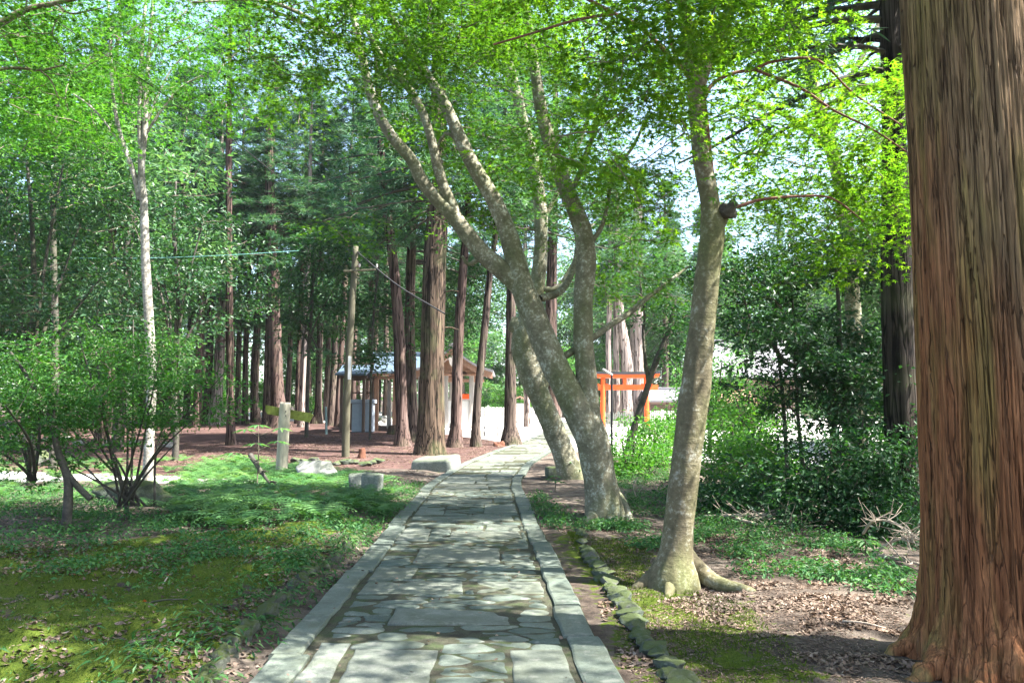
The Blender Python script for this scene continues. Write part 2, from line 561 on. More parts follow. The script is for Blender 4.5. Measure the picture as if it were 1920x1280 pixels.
M['red_leaf'] = mat_leaf('red_leaf', [(.35, .05, .02), (.42, .10, .03)], .2, (1.2, 1.0, .8), .6, .2)
M['old_cedar'] = mat_cedar_bark('old_cedar_bark', [(.05, .035, .025), (.095, .066, .046), (.145, .105, .076)], 1.0, .4)
M['cedar'] = mat_cedar_bark('cedar_bark', [(.05, .036, .03), (.095, .07, .057), (.15, .115, .096)], .8, .3)
M['cedar_red'] = mat_cedar_bark('cedar_bark_red', [(.06, .038, .032), (.11, .072, .06), (.17, .12, .104)], .8, .15)
M['cedar_shaded'] = mat_cedar_bark('cedar_bark_shaded', [(.018, .014, .012), (.035, .027, .022), (.06, .047, .04)], .8, .25)  # bark darkened to stand in for the shade on the thicket conifer
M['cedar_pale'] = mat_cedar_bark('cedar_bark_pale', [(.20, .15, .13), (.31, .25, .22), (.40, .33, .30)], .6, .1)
M['maple_bark'] = mat_smooth_bark('maple_bark', (.14, .118, .072), (.078, .066, .038), (.24, .235, .19), 1.0, .6, .53)
M['maple_bark_mid'] = mat_smooth_bark('maple_bark_lichen', (.19, .172, .118), (.10, .095, .064), (.34, .355, .30), .9, .5, .52)
M['pale_bark'] = mat_smooth_bark('pale_bark', (.29, .265, .225), (.16, .145, .12), (.42, .40, .36), .8, .12, .50)
M['red_bark'] = mat_smooth_bark('young_red_bark', (.17, .075, .05), (.10, .05, .036), (.23, .14, .11), 1.5, .1, .6)
M['dark_bark'] = mat_smooth_bark('dark_bark', (.075, .066, .055), (.035, .032, .028), (.16, .16, .14), 1.3, .25, .6)
M['twig'] = mat_plain('twig_bark', (.14, .115, .085), .8, .25, 14)
M['dry_twig'] = mat_plain('dry_twig', (.30, .245, .19), .8, .25, 14)
M['rock'] = mat_rock('field_rock', (.14, .145, .12), (.07, .075, .062), .8)
M['rock_moss'] = mat_rock('mossy_rock', (.10, .11, .085), (.05, .055, .045), .95, 1.0, 3.0)
M['rock_pale'] = mat_rock('pale_rock', (.42, .41, .38), (.24, .235, .215), .45)
M['rock_green'] = mat_rock('green_rock', (.115, .135, .105), (.055, .068, .052), .85)
M['granite'] = mat_rock('granite', (.21, .225, .20), (.12, .135, .12), .5, 1.0, 1.0)
M['stone_white'] = mat_plain('pale_stone', (.55, .54, .52), .8, .12, 4)
M['wood_post'] = mat_plain('weathered_post', (.29, .27, .205), .85, .35, 3.0, .15, 0, (6, 6, 1), .3)
M['moss_wood'] = mat_plain('mossy_plank', (.085, .105, .024), .9, .35, 14, .1, 0, (1, 1, 1), .4)
M['pole_wood'] = mat_plain('pole_wood', (.075, .07, .046), .85, .3, 3.0, .15, 0, (8, 8, .8), .3)
M['shrine_wood'] = mat_plain('shrine_wood', (.33, .19, .13), .7, .2, 5, .2, 0, (3, 3, 1))
M['grey_wood'] = mat_plain('grey_wood', (.36, .33, .30), .8, .2, 5, .2, 0, (6, 6, .8))
M['dark_wood'] = mat_plain('dark_wood', (.10, .07, .055), .75, .2, 5, .2, 0, (6, 6, .8))
M['brown_wall'] = mat_plain('brown_wall', (.20, .14, .12), .8, .15, 6, .2, 0, (12, 12, 1))
M['roof_blue'] = mat_plain('roof_copper', (.065, .095, .125), .6, .25, 3, .25, .0, (1, 1, 8))
M['roof_grey'] = mat_plain('roof_grey', (.14, .135, .145), .6, .2, 3, .3, 0, (6, 1, 1))
M['plaster'] = mat_plain('plaster', (.60, .59, .57), .85, .06, 4)
M['basin'] = mat_plain('basin_stone', (.26, .30, .34), .7, .12, 6)
M['orange'] = mat_plain('vermilion_paint', (.72, .09, .014), .5, .22, 3, .35)
M['black_paint'] = mat_plain('black_paint', (.03, .032, .035), .5, .2, 6)
M['black_metal'] = mat_plain('black_metal', (.02, .02, .022), .45, .2, 10)
M['lamp_grey'] = mat_plain('lamp_grey', (.5, .5, .48), .4, .05, 10)
M['teal_pipe'] = mat_plain('teal_pipe', (.16, .24, .23), .6, .15, 10)
M['rope_teal'] = mat_plain('teal_rope', (.16, .38, .38), .6, .1, 30)
M['cable'] = mat_plain('black_cable', (.02, .02, .02), .6, .1, 30)
M['rust_stump'] = mat_plain('stump_wood', (.11, .05, .032), .9, .3, 14, .1, 0, (1, 1, .3), .4)

def mat_ground():
    m, nt = newmat('forest_ground')
    v = coords(nt)
    a1 = nd(nt, 'ShaderNodeAttribute', attribute_name='mask')
    s1 = nd(nt, 'ShaderNodeSeparateColor'); nt.links.new(a1.outputs['Color'], s1.inputs[0])
    moss_m, litter_m, gravel_m = s1.outputs[0], s1.outputs[1], s1.outputs[2]
    n_s = noise(nt, v, 2.2, 5, .6); n_m = noise(nt, v, 9, 6, .65); n_f = noise(nt, v, 70, 4, .7); n_ff = noise(nt, v, 230, 3, .7)
    soil = ramp(nt, n_m, [(.3, (.035, .028, .023)), (.55, (.07, .053, .042)), (.75, (.12, .092, .074))])
    soil = mix(nt, 1.0, soil, ramp(nt, n_f, [(.3, .6), (.7, 1.35)]), 'MULTIPLY')
    lit = ramp(nt, mix(nt, .45, noise(nt, v, 40, 5, .8), noise(nt, v, 1.6, 6, .7)), [(.36, (.022, .014, .012)), (.5, (.07, .041, .035)), (.66, (.15, .09, .077))])
    grav = ramp(nt, n_f, [(.25, (.42, .40, .36)), (.7, (.60, .575, .53))])
    moss = ramp(nt, n_f, [(.28, (.026, .044, .006)), (.5, (.054, .08, .010)), (.75, (.095, .12, .018))])
    moss = mix(nt, 1.0, moss, ramp(nt, n_ff, [(.3, .65), (.7, 1.3)]), 'MULTIPLY')
    moss = mix(nt, 1.0, moss, ramp(nt, n_m, [(.3, (.8, .9, .9)), (.7, (1.15, 1.05, 1))]), 'MULTIPLY')
    sand = ramp(nt, n_f, [(.3, (.11, .09, .072)), (.7, (.19, .158, .128))])
    col = mix(nt, ramp(nt, n_s, [(.42, 0.0), (.62, .75)]), soil, sand)
    def brk(mask, amt=.35):
        q = nd(nt, 'ShaderNodeMath', {0: mix(nt, .6, n_s, n_m), 1: .5}, operation='SUBTRACT')
        q2 = nd(nt, 'ShaderNodeMath', {0: q.outputs[0], 1: amt * 5}, operation='MULTIPLY')
        q3 = nd(nt, 'ShaderNodeMath', {0: mask, 1: q2.outputs[0]}, operation='ADD')
        return ramp(nt, q3.outputs[0], [(.42, 0.0), (.56, 1.0)])
    col = mix(nt, brk(litter_m, .25), col, lit)
    mm = brk(moss_m, .85)
    col = mix(nt, mm, col, moss)
    col = mix(nt, brk(gravel_m, .15), col, grav)
    h = mix(nt, .5, n_f, n_ff)
    h = mix(nt, .35, h, n_m)
    finish(nt, col, .95, bump(nt, h, .9, .03), .1)
    return m
M['ground'] = mat_ground()

def mat_paving():
    m, nt = newmat('paving_stone')
    v = coords(nt)
    at = nd(nt, 'ShaderNodeAttribute', attribute_name='rnd')
    n1 = noise(nt, v, 4, 6, .65); n2 = noise(nt, v, 45, 4, .7); n3 = noise(nt, v, 190, 2, .6)
    col = ramp(nt, at.outputs['Fac'], [(0, (.058, .076, .062)), (.35, (.086, .106, .086)), (.6, (.108, .124, .10)), (.8, (.098, .104, .08)), (1, (.134, .15, .126))])
    col = mix(nt, 1.0, col, ramp(nt, n1, [(.28, .70), (.7, 1.16)]), 'MULTIPLY')
    col = mix(nt, 1.0, col, ramp(nt, n2, [(.3, .78), (.7, 1.16)]), 'MULTIPLY')
    col = mix(nt, 1.0, col, ramp(nt, n3, [(.32, .72), (.6, 1.1)]), 'MULTIPLY')
    st = ramp(nt, noise(nt, v, 2.3, 6, .75), [(.48, 0.0), (.64, .7)])
    col = mix(nt, st, col, (.062, .07, .045))
    st2 = ramp(nt, noise(nt, v, 7.0, 5, .7), [(.56, 0.0), (.66, .5)])
    col = mix(nt, st2, col, (.19, .19, .165))
    finish(nt, col, .82, bump(nt, mix(nt, .5, n2, n3), .5, .012), .25)
    return m
M['paving'] = mat_paving()
def mat_joint():
    m, nt = newmat('path_joint_soil')
    v = coords(nt)
    n1 = noise(nt, v, 6, 5, .65); n2 = noise(nt, v, 90, 4, .7)
    col = ramp(nt, n1, [(.35, (.04, .037, .027)), (.5, (.06, .06, .04)), (.62, (.044, .06, .026)), (.75, (.08, .076, .055))])
    col = mix(nt, 1.0, col, ramp(nt, n2, [(.3, .6), (.7, 1.3)]), 'MULTIPLY')
    finish(nt, col, .95, bump(nt, n2, .8, .02), .1)
    return m
M['joint'] = mat_joint()
# ------------------------------------------------------------------ the land
def px_poly(pts):
    return np.array([G(*p)[:2] for p in pts])
def in_poly(x, y, poly):
    r = np.zeros(x.shape, bool)
    n = len(poly)
    for k in range(n):
        x1, y1 = poly[k]; x2, y2 = poly[(k + 1) % n]
        c = ((y1 > y) != (y2 > y)) & (x < (x2 - x1) * (y - y1) / (y2 - y1 + 1e-12) + x1)
        r ^= c
    return r
def poly_dist(x, y, poly):
    d = np.full(x.shape, 1e9)
    n = len(poly)
    for k in range(n):
        a = poly[k]; b = poly[(k + 1) % n]
        ab = b - a
        t = np.clip(((x - a[0]) * ab[0] + (y - a[1]) * ab[1]) / (ab @ ab + 1e-12), 0, 1)
        d = np.minimum(d, np.hypot(x - a[0] - t * ab[0], y - a[1] - t * ab[1]))
    return d
def soft_poly(x, y, poly, w):
    d = poly_dist(x, y, poly)
    s = np.where(in_poly(x, y, poly), d, -d)
    return smooth(-w, w, s)

MOSS_L = np.array([(-9, 2.5), (-1.95, 2.5), (-1.75, 4.5), (-1.95, 8.0), (-2.2, 11.5), (-3.5, 10.2), (-5.0, 8.6), (-9, 7.8)])
MOSS_R1 = px_poly([(1035, 1000), (1090, 1000), (1130, 1090), (1210, 1200), (1270, 1290), (1200, 1290), (1120, 1150)])
MOSS_R2 = px_poly([(1100, 1010), (1200, 1010), (1240, 1090), (1400, 1130), (1450, 1180), (1560, 1290), (1290, 1290), (1180, 1130)])
LITTER = np.vstack([px_poly([(700, 880), (850, 878), (1000, 846), (1010, 815), (960, 808)]), [(-6, 46), (-30, 60), (-40, 40), (-30, 26), (-12, 20.5), (-6.5, 18.6)]])
GRAVEL = np.array([(-2.0, 39), (1.6, 31), (3.2, 27), (9, 30), (16, 27), (40, 32), (44, 78), (-26, 80), (-22, 62), (-6, 47)])
GRAVEL_L = np.array([(-16, 19.2), (-7.2, 17.2), (-5.2, 16.4), (-5.2, 17.6), (-7.6, 19.0), (-16, 22.0)])   # the pale track beyond the bushes
DIRT_TRACK = px_poly([(700, 880), (800, 905), (770, 930), (690, 905), (630, 885)])

def mound(x, y):
    """moss cushions: rounded tops with narrow hollows between"""
    return np.clip(np.abs(fbm(x * 1.15, y * 1.7, 1.0, 9, 3)) * 1.8, 0, 1) ** .6

def bumps(x, y):
    near = 1 - smooth(16, 30, y)
    b = 0.035 * fbm(x * 1.1, y * 1.1, 0, 3, 3) * near
    mo = soft_poly(x, y, MOSS_L, .4)
    b = b + mo * (0.13 * mound(x, y) - .05)
    b = b + 0.012 * fbm(x * 6, y * 6, 2.0, 5, 2) * near
    off = np.abs(x - path_x(y))
    keep = smooth(PATH_HALF + .02, PATH_HALF + .35, off)
    return np.where(y < 60, b * keep - 0.012 * (1 - keep), 0.02 * fbm(x * .3, y * .3, 0, 4, 2))
def gz(x, y):
    x = np.asarray(x, float); y = np.asarray(y, float)
    return gbase(x, y) + bumps(x, y)

def make_ground():
    ys = list(np.arange(-40, 2.4, 2.0))
    y = 2.4
    while y < 420:
        ys.append(y); y += max(0.03, 0.0075 * y)
    ys = np.array(ys)
    u = np.linspace(-1, 1, 520)
    u = np.sign(u) * (0.55 * np.abs(u) + 0.45 * np.abs(u) ** 3)
    hw = np.where(ys < 2.4, 90, 9 + 1.05 * np.clip(ys, 2.4, None) + 0.0 * ys)
    hw = np.maximum(hw, np.interp(ys, [-40, 0, 2.39, 2.4, 12, 40, 420], [90, 60, 30, 9, 22, 70, 460]))
    X = hw[:, None] * u[None, :]
    Y = np.repeat(ys[:, None], len(u), 1)
    x, y = X.ravel(), Y.ravel()
    z = gz(x, y)
    V = np.column_stack([x, y, z])
    nr, nc = X.shape
    i = np.arange(nr - 1)[:, None] * nc + np.arange(nc - 1)[None, :]
    Q = np.stack([i, i + 1, i + nc + 1, i + nc], -1).reshape(-1, 4)
    moss = np.maximum.reduce([soft_poly(x, y, MOSS_L, .7) * (.52 + .55 * smooth(.30, .62, mound(x, y))), soft_poly(x, y, MOSS_R1, .3) * .8, soft_poly(x, y, MOSS_R2, .5) * .72])
    off = np.abs(x - path_x(y)) - PATH_HALF
    moss = np.where((off < .32) & (x < path_x(y)), moss * .3, moss)
    litter = np.maximum(soft_poly(x, y, LITTER, 1.0), smooth(-5, -9, x) * smooth(17, 24, y) * (1 - smooth(60, 75, y)))
    grav = np.maximum(soft_poly(x, y, GRAVEL, 1.2), soft_poly(x, y, GRAVEL_L, .5) * .9)
    col = np.column_stack([moss, litter * (1 - grav), grav, np.ones_like(moss)])
    me = mesh_np('ground', V, [Q], M['ground'], True, None, {'mask': col})
    o = link('ground', me)
    return tag(o, kind='structure')
make_ground()

# ------------------------------------------------------------------ the stone path
def clip_half(poly, n, d):
    """keep the part of a convex polygon where p.n <= d"""
    out = []
    m = len(poly)
    for k in range(m):
        a, b = poly[k], poly[(k + 1) % m]
        da, db = a[0] * n[0] + a[1] * n[1] - d, b[0] * n[0] + b[1] * n[1] - d
        if da <= 0: out.append(a)
        if (da < 0 < db) or (db < 0 < da):
            t = da / (da - db)
            out.append((a[0] + t * (b[0] - a[0]), a[1] + t * (b[1] - a[1])))
    return out
def chaikin(p, n=2, q=.22):
    p = np.asarray(p, float)
    for _ in range(n):
        a = p; b = np.roll(p, -1, 0)
        p = np.stack([a * (1 - q) + b * q, a * q + b * (1 - q)], 1).reshape(-1, 2)
    return p
def shrink(p, d):
    c = p.mean(0)
    r = np.linalg.norm(p - c, axis=1, keepdims=True)
    return c + (p - c) * np.maximum(1 - d / np.maximum(r, 1e-6), .3)

def make_path():
    rng = np.random.default_rng(21)
    U = PATH_HALF - .235         # half width inside the kerbs
    # mortar bed
    ys = np.arange(-3, 62, .25)
    cx = path_x(ys)
    us = np.linspace(-PATH_HALF, PATH_HALF, 13)
    X = cx[:, None] + us[None, :]; Yv = np.repeat(ys[:, None], 13, 1)
    Z = gbase(X, Yv) + .031 + .008 * fbm(X * 5, Yv * 5, 0, 2, 2)
    i = np.arange(len(ys) - 1)[:, None] * 13 + np.arange(12)[None, :]
    Q = np.stack([i, i + 1, i + 14, i + 13], -1).reshape(-1, 4)
    root = link('path', mesh_np('path', np.column_stack([X.ravel(), Yv.ravel(), Z.ravel()]), [Q], M['joint']))
    tag(root, kind='structure')
    # cut slabs, read off the photograph: left, right, top, bottom pixel
    px_slabs = [(645, 816, 1226, 1300), (955, 1098, 1228, 1300), (500, 634, 1214, 1300), (733, 968, 1150, 1181), (664, 872, 1096, 1121), (891, 1036, 1096, 1120),
                (676, 780, 1071, 1093), (778, 940, 1035, 1061), (737, 805, 996, 1019), (845, 976, 1001, 1013), (907, 974, 989, 999), (771, 834, 953, 970),
                (908, 986, 949, 966), (765, 962, 972, 980), (800, 925, 940, 946)]
    slabs = []
    for xl, xr, yt, yb in px_slabs:
        yn, yf = G(900, yb)[1], G(900, yt)[1]
        ym = G(900, .5 * (yt + yb))[1]
        xm = [(q - 960) / FPX * (ym * math.cos(PITCH) - HCAM * math.sin(PITCH)) for q in (xl, xr)]
        u0, u1 = max(-U, xm[0] - float(path_x(ym))), min(U, xm[1] - float(path_x(ym)))
        if u1 - u0 > .15: slabs.append((u0, u1, yn, yf))
    slabs += [(-.7, .0, 3.1, 3.7), (.08, .75, 2.5, 3.3), (-.6, .4, 1.2, 1.9)]
    y = 15.9
    while y < 60:
        d = rng.uniform(.34, .62)
        if rng.random() < .85:
            a = -U
            while a < U - .2:
                w = rng.uniform(.45, 1.15)
                b = min(U, a + w)
                if U - b < .25: b = U
                if rng.random() < .86: slabs.append((a, b, y, y + d))
                a = b + .02
        y += d + .025
    stones = []     # (polygon in (u, y), height, dome, rnd)
    for u0, u1, y0, y1 in slabs:
        q = [(u0, y0), (u1, y0), (u1, y1), (u0, y1)]
        q = [(a + rng.normal() * .008, b + rng.normal() * .008) for a, b in q]
        pl = []
        for k in range(4):
            a, b = np.array(q[k]), np.array(q[(k + 1) % 4])
            m = max(2, int(np.linalg.norm(b - a) / .14))
            for t in np.arange(m) / m:
                pl.append(a + (b - a) * t + rng.normal(size=2) * .0035)
        stones.append((shrink(np.array(pl), .009), rng.uniform(.032, .042), .003, rng.uniform(.62, 1.0)))
    seeds = []
    tries = 0
    H = 17.5
    while tries < 22000:
        tries += 1
        s = (rng.uniform(-U, U), rng.uniform(-2.0, H))
        if any(u0 - .02 < s[0] < u1 + .02 and a - .02 < s[1] < b + .02 for u0, u1, a, b in slabs): continue
        dmin = .125 + .125 * (.5 + .5 * math.sin(s[1] * 2.7 + s[0] * 5)) * rng.uniform(.5, 1.2)
        if all(((s[0] - t[0]) * .62) ** 2 + ((s[1] - t[1]) * 1.15) ** 2 > dmin * dmin for t in seeds[-600:]): seeds.append(s)
    S = np.array(seeds)
    for s in S:
        poly = [(-U, s[1] - 1), (U, s[1] - 1), (U, s[1] + 1), (-U, s[1] + 1)]
        near = S[(np.abs(S[:, 0] - s[0]) < 1.3) & (np.abs(S[:, 1] - s[1]) < 1.0)]
        for t in near:
            n = (t - s) * np.array([.62 ** 2, 1.15 ** 2])
            if abs(n[0]) + abs(n[1]) < 1e-9: continue
            poly = clip_half(poly, n, ((t + s) / 2) @ n)
        for u0, u1, a, b in slabs:
            if s[1] < a - 1.2 or s[1] > b + 1.2: continue
            best = max(((u0 - s[0]), (1, 0), u0), ((s[0] - u1), (-1, 0), -u1), ((a - s[1]), (0, 1), a), ((s[1] - b), (0, -1), -b))
            poly = clip_half(poly, best[1], best[2])
            if len(poly) < 3: break
        if len(poly) < 3: continue
        p = np.array(poly)
        w = p.max(0) - p.min(0)
        if min(w) < .05: continue
        p = chaikin(p, 1, .10 + .09 * rng.random())
        # a little irregularity so that the outline is not a clean cell
        q = []
        for k in range(len(p)):
            a, b = p[k], p[(k + 1) % len(p)]
            q.append(a)
            if np.linalg.norm(b - a) > .1: q.append((a + b) / 2 + rng.normal(size=2) * .010)
        p = chaikin(shrink(np.array(q), rng.uniform(.003, .009)), 1, .25)
        stones.append((p, rng.uniform(.024, .040), rng.uniform(.003, .010), rng.uniform(0, .62)))
    mb_V, Qs, Ts, rq, rt = [], [], [], [], []
    n0 = 0
    for p, h, dome, r in stones:
        m = len(p)
        c = p.mean(0)
        rings = [(p, -.01), (p, h - .010), (shrink(p, .007), h - .003), (shrink(p, .02), h + dome * .25), (shrink(p, .06), h + dome * .75)]
        tilt = rng.normal(size=2) * (.004 if dome < .003 else .009)
        for q, z in rings:
            x = q[:, 0] + path_x(q[:, 1])
            zz = gbase(x, q[:, 1]) + z + (q - c) @ tilt * (z > 0) + (.004 * fbm(x * 7, q[:, 1] * 7, 0, 31, 2) if z > 0 else 0)
            mb_V.append(np.column_stack([x, q[:, 1], zz]))
        xc = c[0] + float(path_x(c[1]))
        mb_V.append(np.array([[xc, c[1], float(gbase(xc, c[1])) + h + dome]]))
        k = np.arange(m); k2 = (k + 1) % m
        for j in range(4):
            Qs.append(np.stack([n0 + j * m + k, n0 + j * m + k2, n0 + (j + 1) * m + k2, n0 + (j + 1) * m + k], 1))
            rq.append(np.full(m, r))
        Ts.append(np.stack([n0 + 4 * m + k, n0 + 4 * m + k2, np.full(m, n0 + 5 * m)], 1)); rt.append(np.full(m, r))
        n0 += 5 * m + 1
    me = mesh_np('paving_stones', np.concatenate(mb_V), [np.concatenate(Qs), np.concatenate(Ts)], M['paving'], True, np.concatenate(rq + rt))
    link('paving', me, root)
    # kerb stones, each its own block
    for side in (-1, 1):
        y = -2.5
        first = None
        while y < 58:
            L = rng.uniform(.8, 1.75)
            if y > 20: L = rng.uniform(1.4, 2.4)
            y2 = y + L
            n = max(3, int(L / .18))
            yy = np.linspace(y + .006, y2 - .006, n)
            w = .21 + rng.normal() * .008
            uo = PATH_HALF + rng.normal() * .012
            jo, ji = rng.normal(size=n) * .004, rng.normal(size=n) * .007
            prof = lambda t: [(uo + jo[t], -.03), (uo + jo[t], .044), (uo + jo[t] - .014, .056), (uo - w + ji[t] + .014, .054), (uo - w + ji[t], .043), (uo - w + ji[t], -.03)]
            V = []
            dz = rng.normal() * .006
            for t in range(n):
                for uu, z in prof(t):
                    x = float(path_x(yy[t])) + side * uu
                    V.append((x, yy[t], float(gbase(x, yy[t])) + z + dz + (.003 * rng.normal() if z > 0 else 0)))
            i = np.arange(n - 1)[:, None] * 6; k = np.arange(5)[None, :]
            Q = np.stack([i + k, i + k + 1, i + 7 + k, i + 6 + k], -1).reshape(-1, 4)
            if side > 0: Q = Q[:, ::-1]
            caps = [tuple(range(6)), tuple(range(6 * n - 1, 6 * n - 7, -1))]
            rv = rng.uniform(.3, .68)
            link('kerb_stone', mesh_np('kerb_stone', V, [Q, caps], M['paving'], False, np.full(len(Q) + 2, rv)), root)
            y = y2
make_path()

# ------------------------------------------------------------------ rocks
def rock_mesh(seed, flat=.7, sub=3, ang=.35, mat='rock'):
    r = np.random.default_rng(seed)
    bm = bmesh.new()
    bmesh.ops.create_icosphere(bm, subdivisions=sub, radius=1.0)
    V = np.array([v.co[:] for v in bm.verts])
    F = np.array([[v.index for v in f.verts] for f in bm.faces])
    bm.free()
    # cut by random planes for facets, then roughen
    for _ in range(14):
        n = r.normal(size=3); n /= np.linalg.norm(n)
        d = r.uniform(.5, .82)
        s = V @ n
        V = V - np.outer(np.maximum(s - d, 0), n)
    V = V * (1 + .09 * fbm(V[:, 0] * 2.5, V[:, 1] * 2.5, V[:, 2] * 2.5, seed, 4))[:, None]
    V[:, 2] *= flat
    return mesh_np('rock', V, [F], M[mat], True)
ROCKS = {}
def rock(name, label, cat, pos, size, rz=0.0, mat='rock', seed=0, group=None, sink=.25, flat=.7):
    key = (seed % 9, mat, flat)
    if key not in ROCKS: ROCKS[key] = rock_mesh(seed % 9 + 40, flat, 4, mat=mat)
    o = link(name, ROCKS[key])
    o.location = (pos[0], pos[1], pos[2] + size[2] * flat * (1 - 2 * sink))
    o.scale = size
    o.rotation_euler = (0, 0, rz)
    return tag(o, label, cat, group)

def px_at(px, py):
    p = G(px, py); p[2] = float(gz(p[0], p[1])); return p

def thicken(p):
    q = []
    for a, b in zip(p[:-1], p[1:]): q += [a, ((a[0] + b[0]) / 2 + random.uniform(-4, 4), (a[1] + b[1]) / 2)]
    return q + [p[-1]]
for k, (px, py) in enumerate(thicken([(1083, 985), (1092, 1008), (1099, 1027), (1110, 1044), (1119, 1060), (1131, 1078), (1141, 1093), (1152, 1108), (1163, 1126), (1176, 1146), (1190, 1166), (1201, 1187), (1216, 1207), (1237, 1229), (1255, 1252), (1275, 1276), (1300, 1300), (1325, 1330)])):
    p = px_at(px, py)
    s = random.uniform(.085, .11) * (1.0 if py > 1040 else .85)
    rock('edging_rock', 'small mossy rock in the low edging row right of the stone path', 'rock', p, (s * random.uniform(1, 1.35), s * random.uniform(1.0, 1.35), s * random.uniform(.75, 1.0)), random.uniform(0, 6), 'rock_green' if k % 3 else 'rock', k, 'mossy edging rocks right of the path', .28)
for k, (px, py) in enumerate(thicken([(693, 998), (676, 1012), (655, 1028), (636, 1043), (612, 1060), (590, 1078), (566, 1100), (540, 1122), (520, 1142), (493, 1166), (462, 1195), (438, 1220), (412, 1248), (388, 1276), (355, 1310)])):
    p = px_at(px, py)
    s = random.uniform(.06, .085)
    rock('edging_rock', 'low moss covered rock half sunk along the mossy bank left of the path', 'rock', p, (s * 1.1, s * random.uniform(1.2, 1.7), s * random.uniform(.9, 1.3)), random.uniform(-.3, .3) - .2, 'rock_moss', k + 3, 'sunken edging rocks left of the path', .46, 1.0)
# border stones of the red cedar floor
row = [(552, 866), (570, 868), (592, 868), (612, 870), (630, 872), (648, 870), (664, 870), (682, 874), (698, 871), (706, 868)]
for k, (px, py) in enumerate(row):
    p = px_at(px, py)
    rock('border_rock', 'low grey rock in the border row in front of the reddish cedar floor', 'rock', p, (random.uniform(.17, .26), .16, random.uniform(.12, .17)), random.uniform(-.2, .2), 'rock_green' if k % 2 else 'rock', k + 5, 'border rocks of the cedar floor', .2)
rock('boulder', 'large sunlit white boulder among the ferns left of the path', 'boulder', px_at(592, 902), (.54, .42, .52), .2, 'rock_pale', 2, None, .22, .75)
def block(name, label, cat, pos, size, rz, mat, rx=0.0, ry=0.0, seed=0):
    """a roughly cut stone block"""
    n = 9
    bm = bmesh.new()
    bmesh.ops.create_cube(bm, size=1.0)
    bmesh.ops.subdivide_edges(bm, edges=bm.edges[:], cuts=7, use_grid_fill=True)
    V = np.array([v.co[:] for v in bm.verts])
    F = [[v.index for v in f.verts] for f in bm.faces]
    bm.free()
    e = np.abs(V) * 2
    cnt = (e > .99).sum(1)
    V *= np.where(cnt >= 3, .93, np.where(cnt == 2, .965, 1.0))[:, None]
    V = V * np.asarray(size)
    V += .05 * min(size) * np.stack([fbm(V[:, 0] * 5, V[:, 1] * 5, V[:, 2] * 5, seed + k, 3) for k in range(3)], 1)
    me = mesh_np(name, V, [F], M[mat], True)
    o = link(name, me)
    o.location = (pos[0], pos[1], pos[2] + size[2] * .40)
    o.rotation_euler = (rx, ry, rz)
    return tag(o, label, cat)
block('stone_block', 'left one of two upright cut stone blocks in the grass left of the path', 'stone', px_at(672, 925), (.34, .26, .44), .15, 'granite', 0, -.1, 1)
block('stone_block', 'right one of two upright cut stone blocks, nearest to the path edge', 'stone', px_at(697, 931), (.34, .28, .48), -.1, 'granite', .08, .1, 2)
block('stone_slab', 'thick tilted stone slab lying in front of the thick cedar trunk', 'stone', px_at(818, 880), (1.12, .9, .36), -.25, 'granite', .12, -.05, 3)
block('stone_block', 'small stone block beside the far right kerb near the leaning maple', 'stone', px_at(1036, 893), (.32, .4, .26), .1, 'rock_green', 0, 0, 4)
for k, (px, py, s) in enumerate([(22, 806, .42), (50, 804, .5), (86, 806, .34), (118, 808, .4), (150, 812, .3), (205, 815, .35), (252, 812, .3), (318, 816, .32)]):
    p = px_at(px, py + 22)
    rock('pale_rock', 'pale grey rock in the row beyond the bushes at the far left edge', 'rock', p, (s, s * .7, s * .62), random.uniform(-.4, .4), 'rock_pale', k, 'pale rocks beyond the left bushes', .2)
p = px_at(165, 905)
rock('mossy_boulder', 'dark mossy boulder under the stems of the big azalea bush', 'boulder', px_at(262, 945), (.75, .5, .40), .1, 'rock_green', 7, None, .25)
rock('mossy_boulder', 'rounded grey boulder at the foot of the bush near the left edge', 'boulder', px_at(75, 872), (.45, .4, .4), .4, 'rock', 4, None, .2)
# rock row before the shrine buildings
for k, (px, py, s) in enumerate([(644, 786, .42), (664, 787, .40), (684, 788, .44), (704, 789, .42), (726, 789, .46), (740, 788, .40), (697, 794, .36), (628, 786, .36), (764, 789, .38)]):
    p = G(px, py + 4)
    rock('garden_rock', 'grey garden rock in the row along the front of the shrine buildings', 'rock', p, (s, s * .8, s * .9), random.uniform(0, 3), 'rock_green' if k % 2 else 'rock_pale', k + 2, 'garden rocks before the shrine', .15)
# ------------------------------------------------------------------ trees
def PX(px, py, Y):
    return P(px, py, Y)

def grow_twigs(nodes, sprays, rng, r0=.012, r1=.004, sag=.12, m=6):
    """join every spray centre to the nearest wood by a thin curved branch; returns curves and the outward direction at each spray"""
    nodes = np.asarray(nodes)
    d0 = np.array([np.min(np.linalg.norm(nodes - s, axis=1)) for s in sprays])
    order = np.argsort(d0)
    N = [nodes]
    C = []; R = []; out = np.zeros_like(sprays)
    allN = nodes.copy()
    for i in order:
        s = sprays[i]
        dv = allN - s
        dist = np.linalg.norm(dv, axis=1) + .5 * np.maximum(dv[:, 2], 0)
        j = int(np.argmin(dist))
        a = allN[j]
        v = s - a
        L = np.linalg.norm(v) + 1e-6
        mid = a + v * .5 + np.array([0, 0, sag * L * rng.uniform(-.3, 1.0)]) + rng.normal(size=3) * .06 * L
        t = np.linspace(0, 1, m)[:, None]
        c = (1 - t) ** 2 * a + 2 * t * (1 - t) * mid + t ** 2 * s
        c[1:-1] += rng.normal(size=(m - 2, 3)) * .015 * L
        C.append(c)
        ra = r0 * min(1.0, .45 + .35 * L)
        R.append(np.linspace(ra, r1, m))
        o = s - mid
        out[i] = o / (np.linalg.norm(o) + 1e-9)
        allN = np.vstack([allN, c[2:]])
    return np.array(C), np.array(R), out

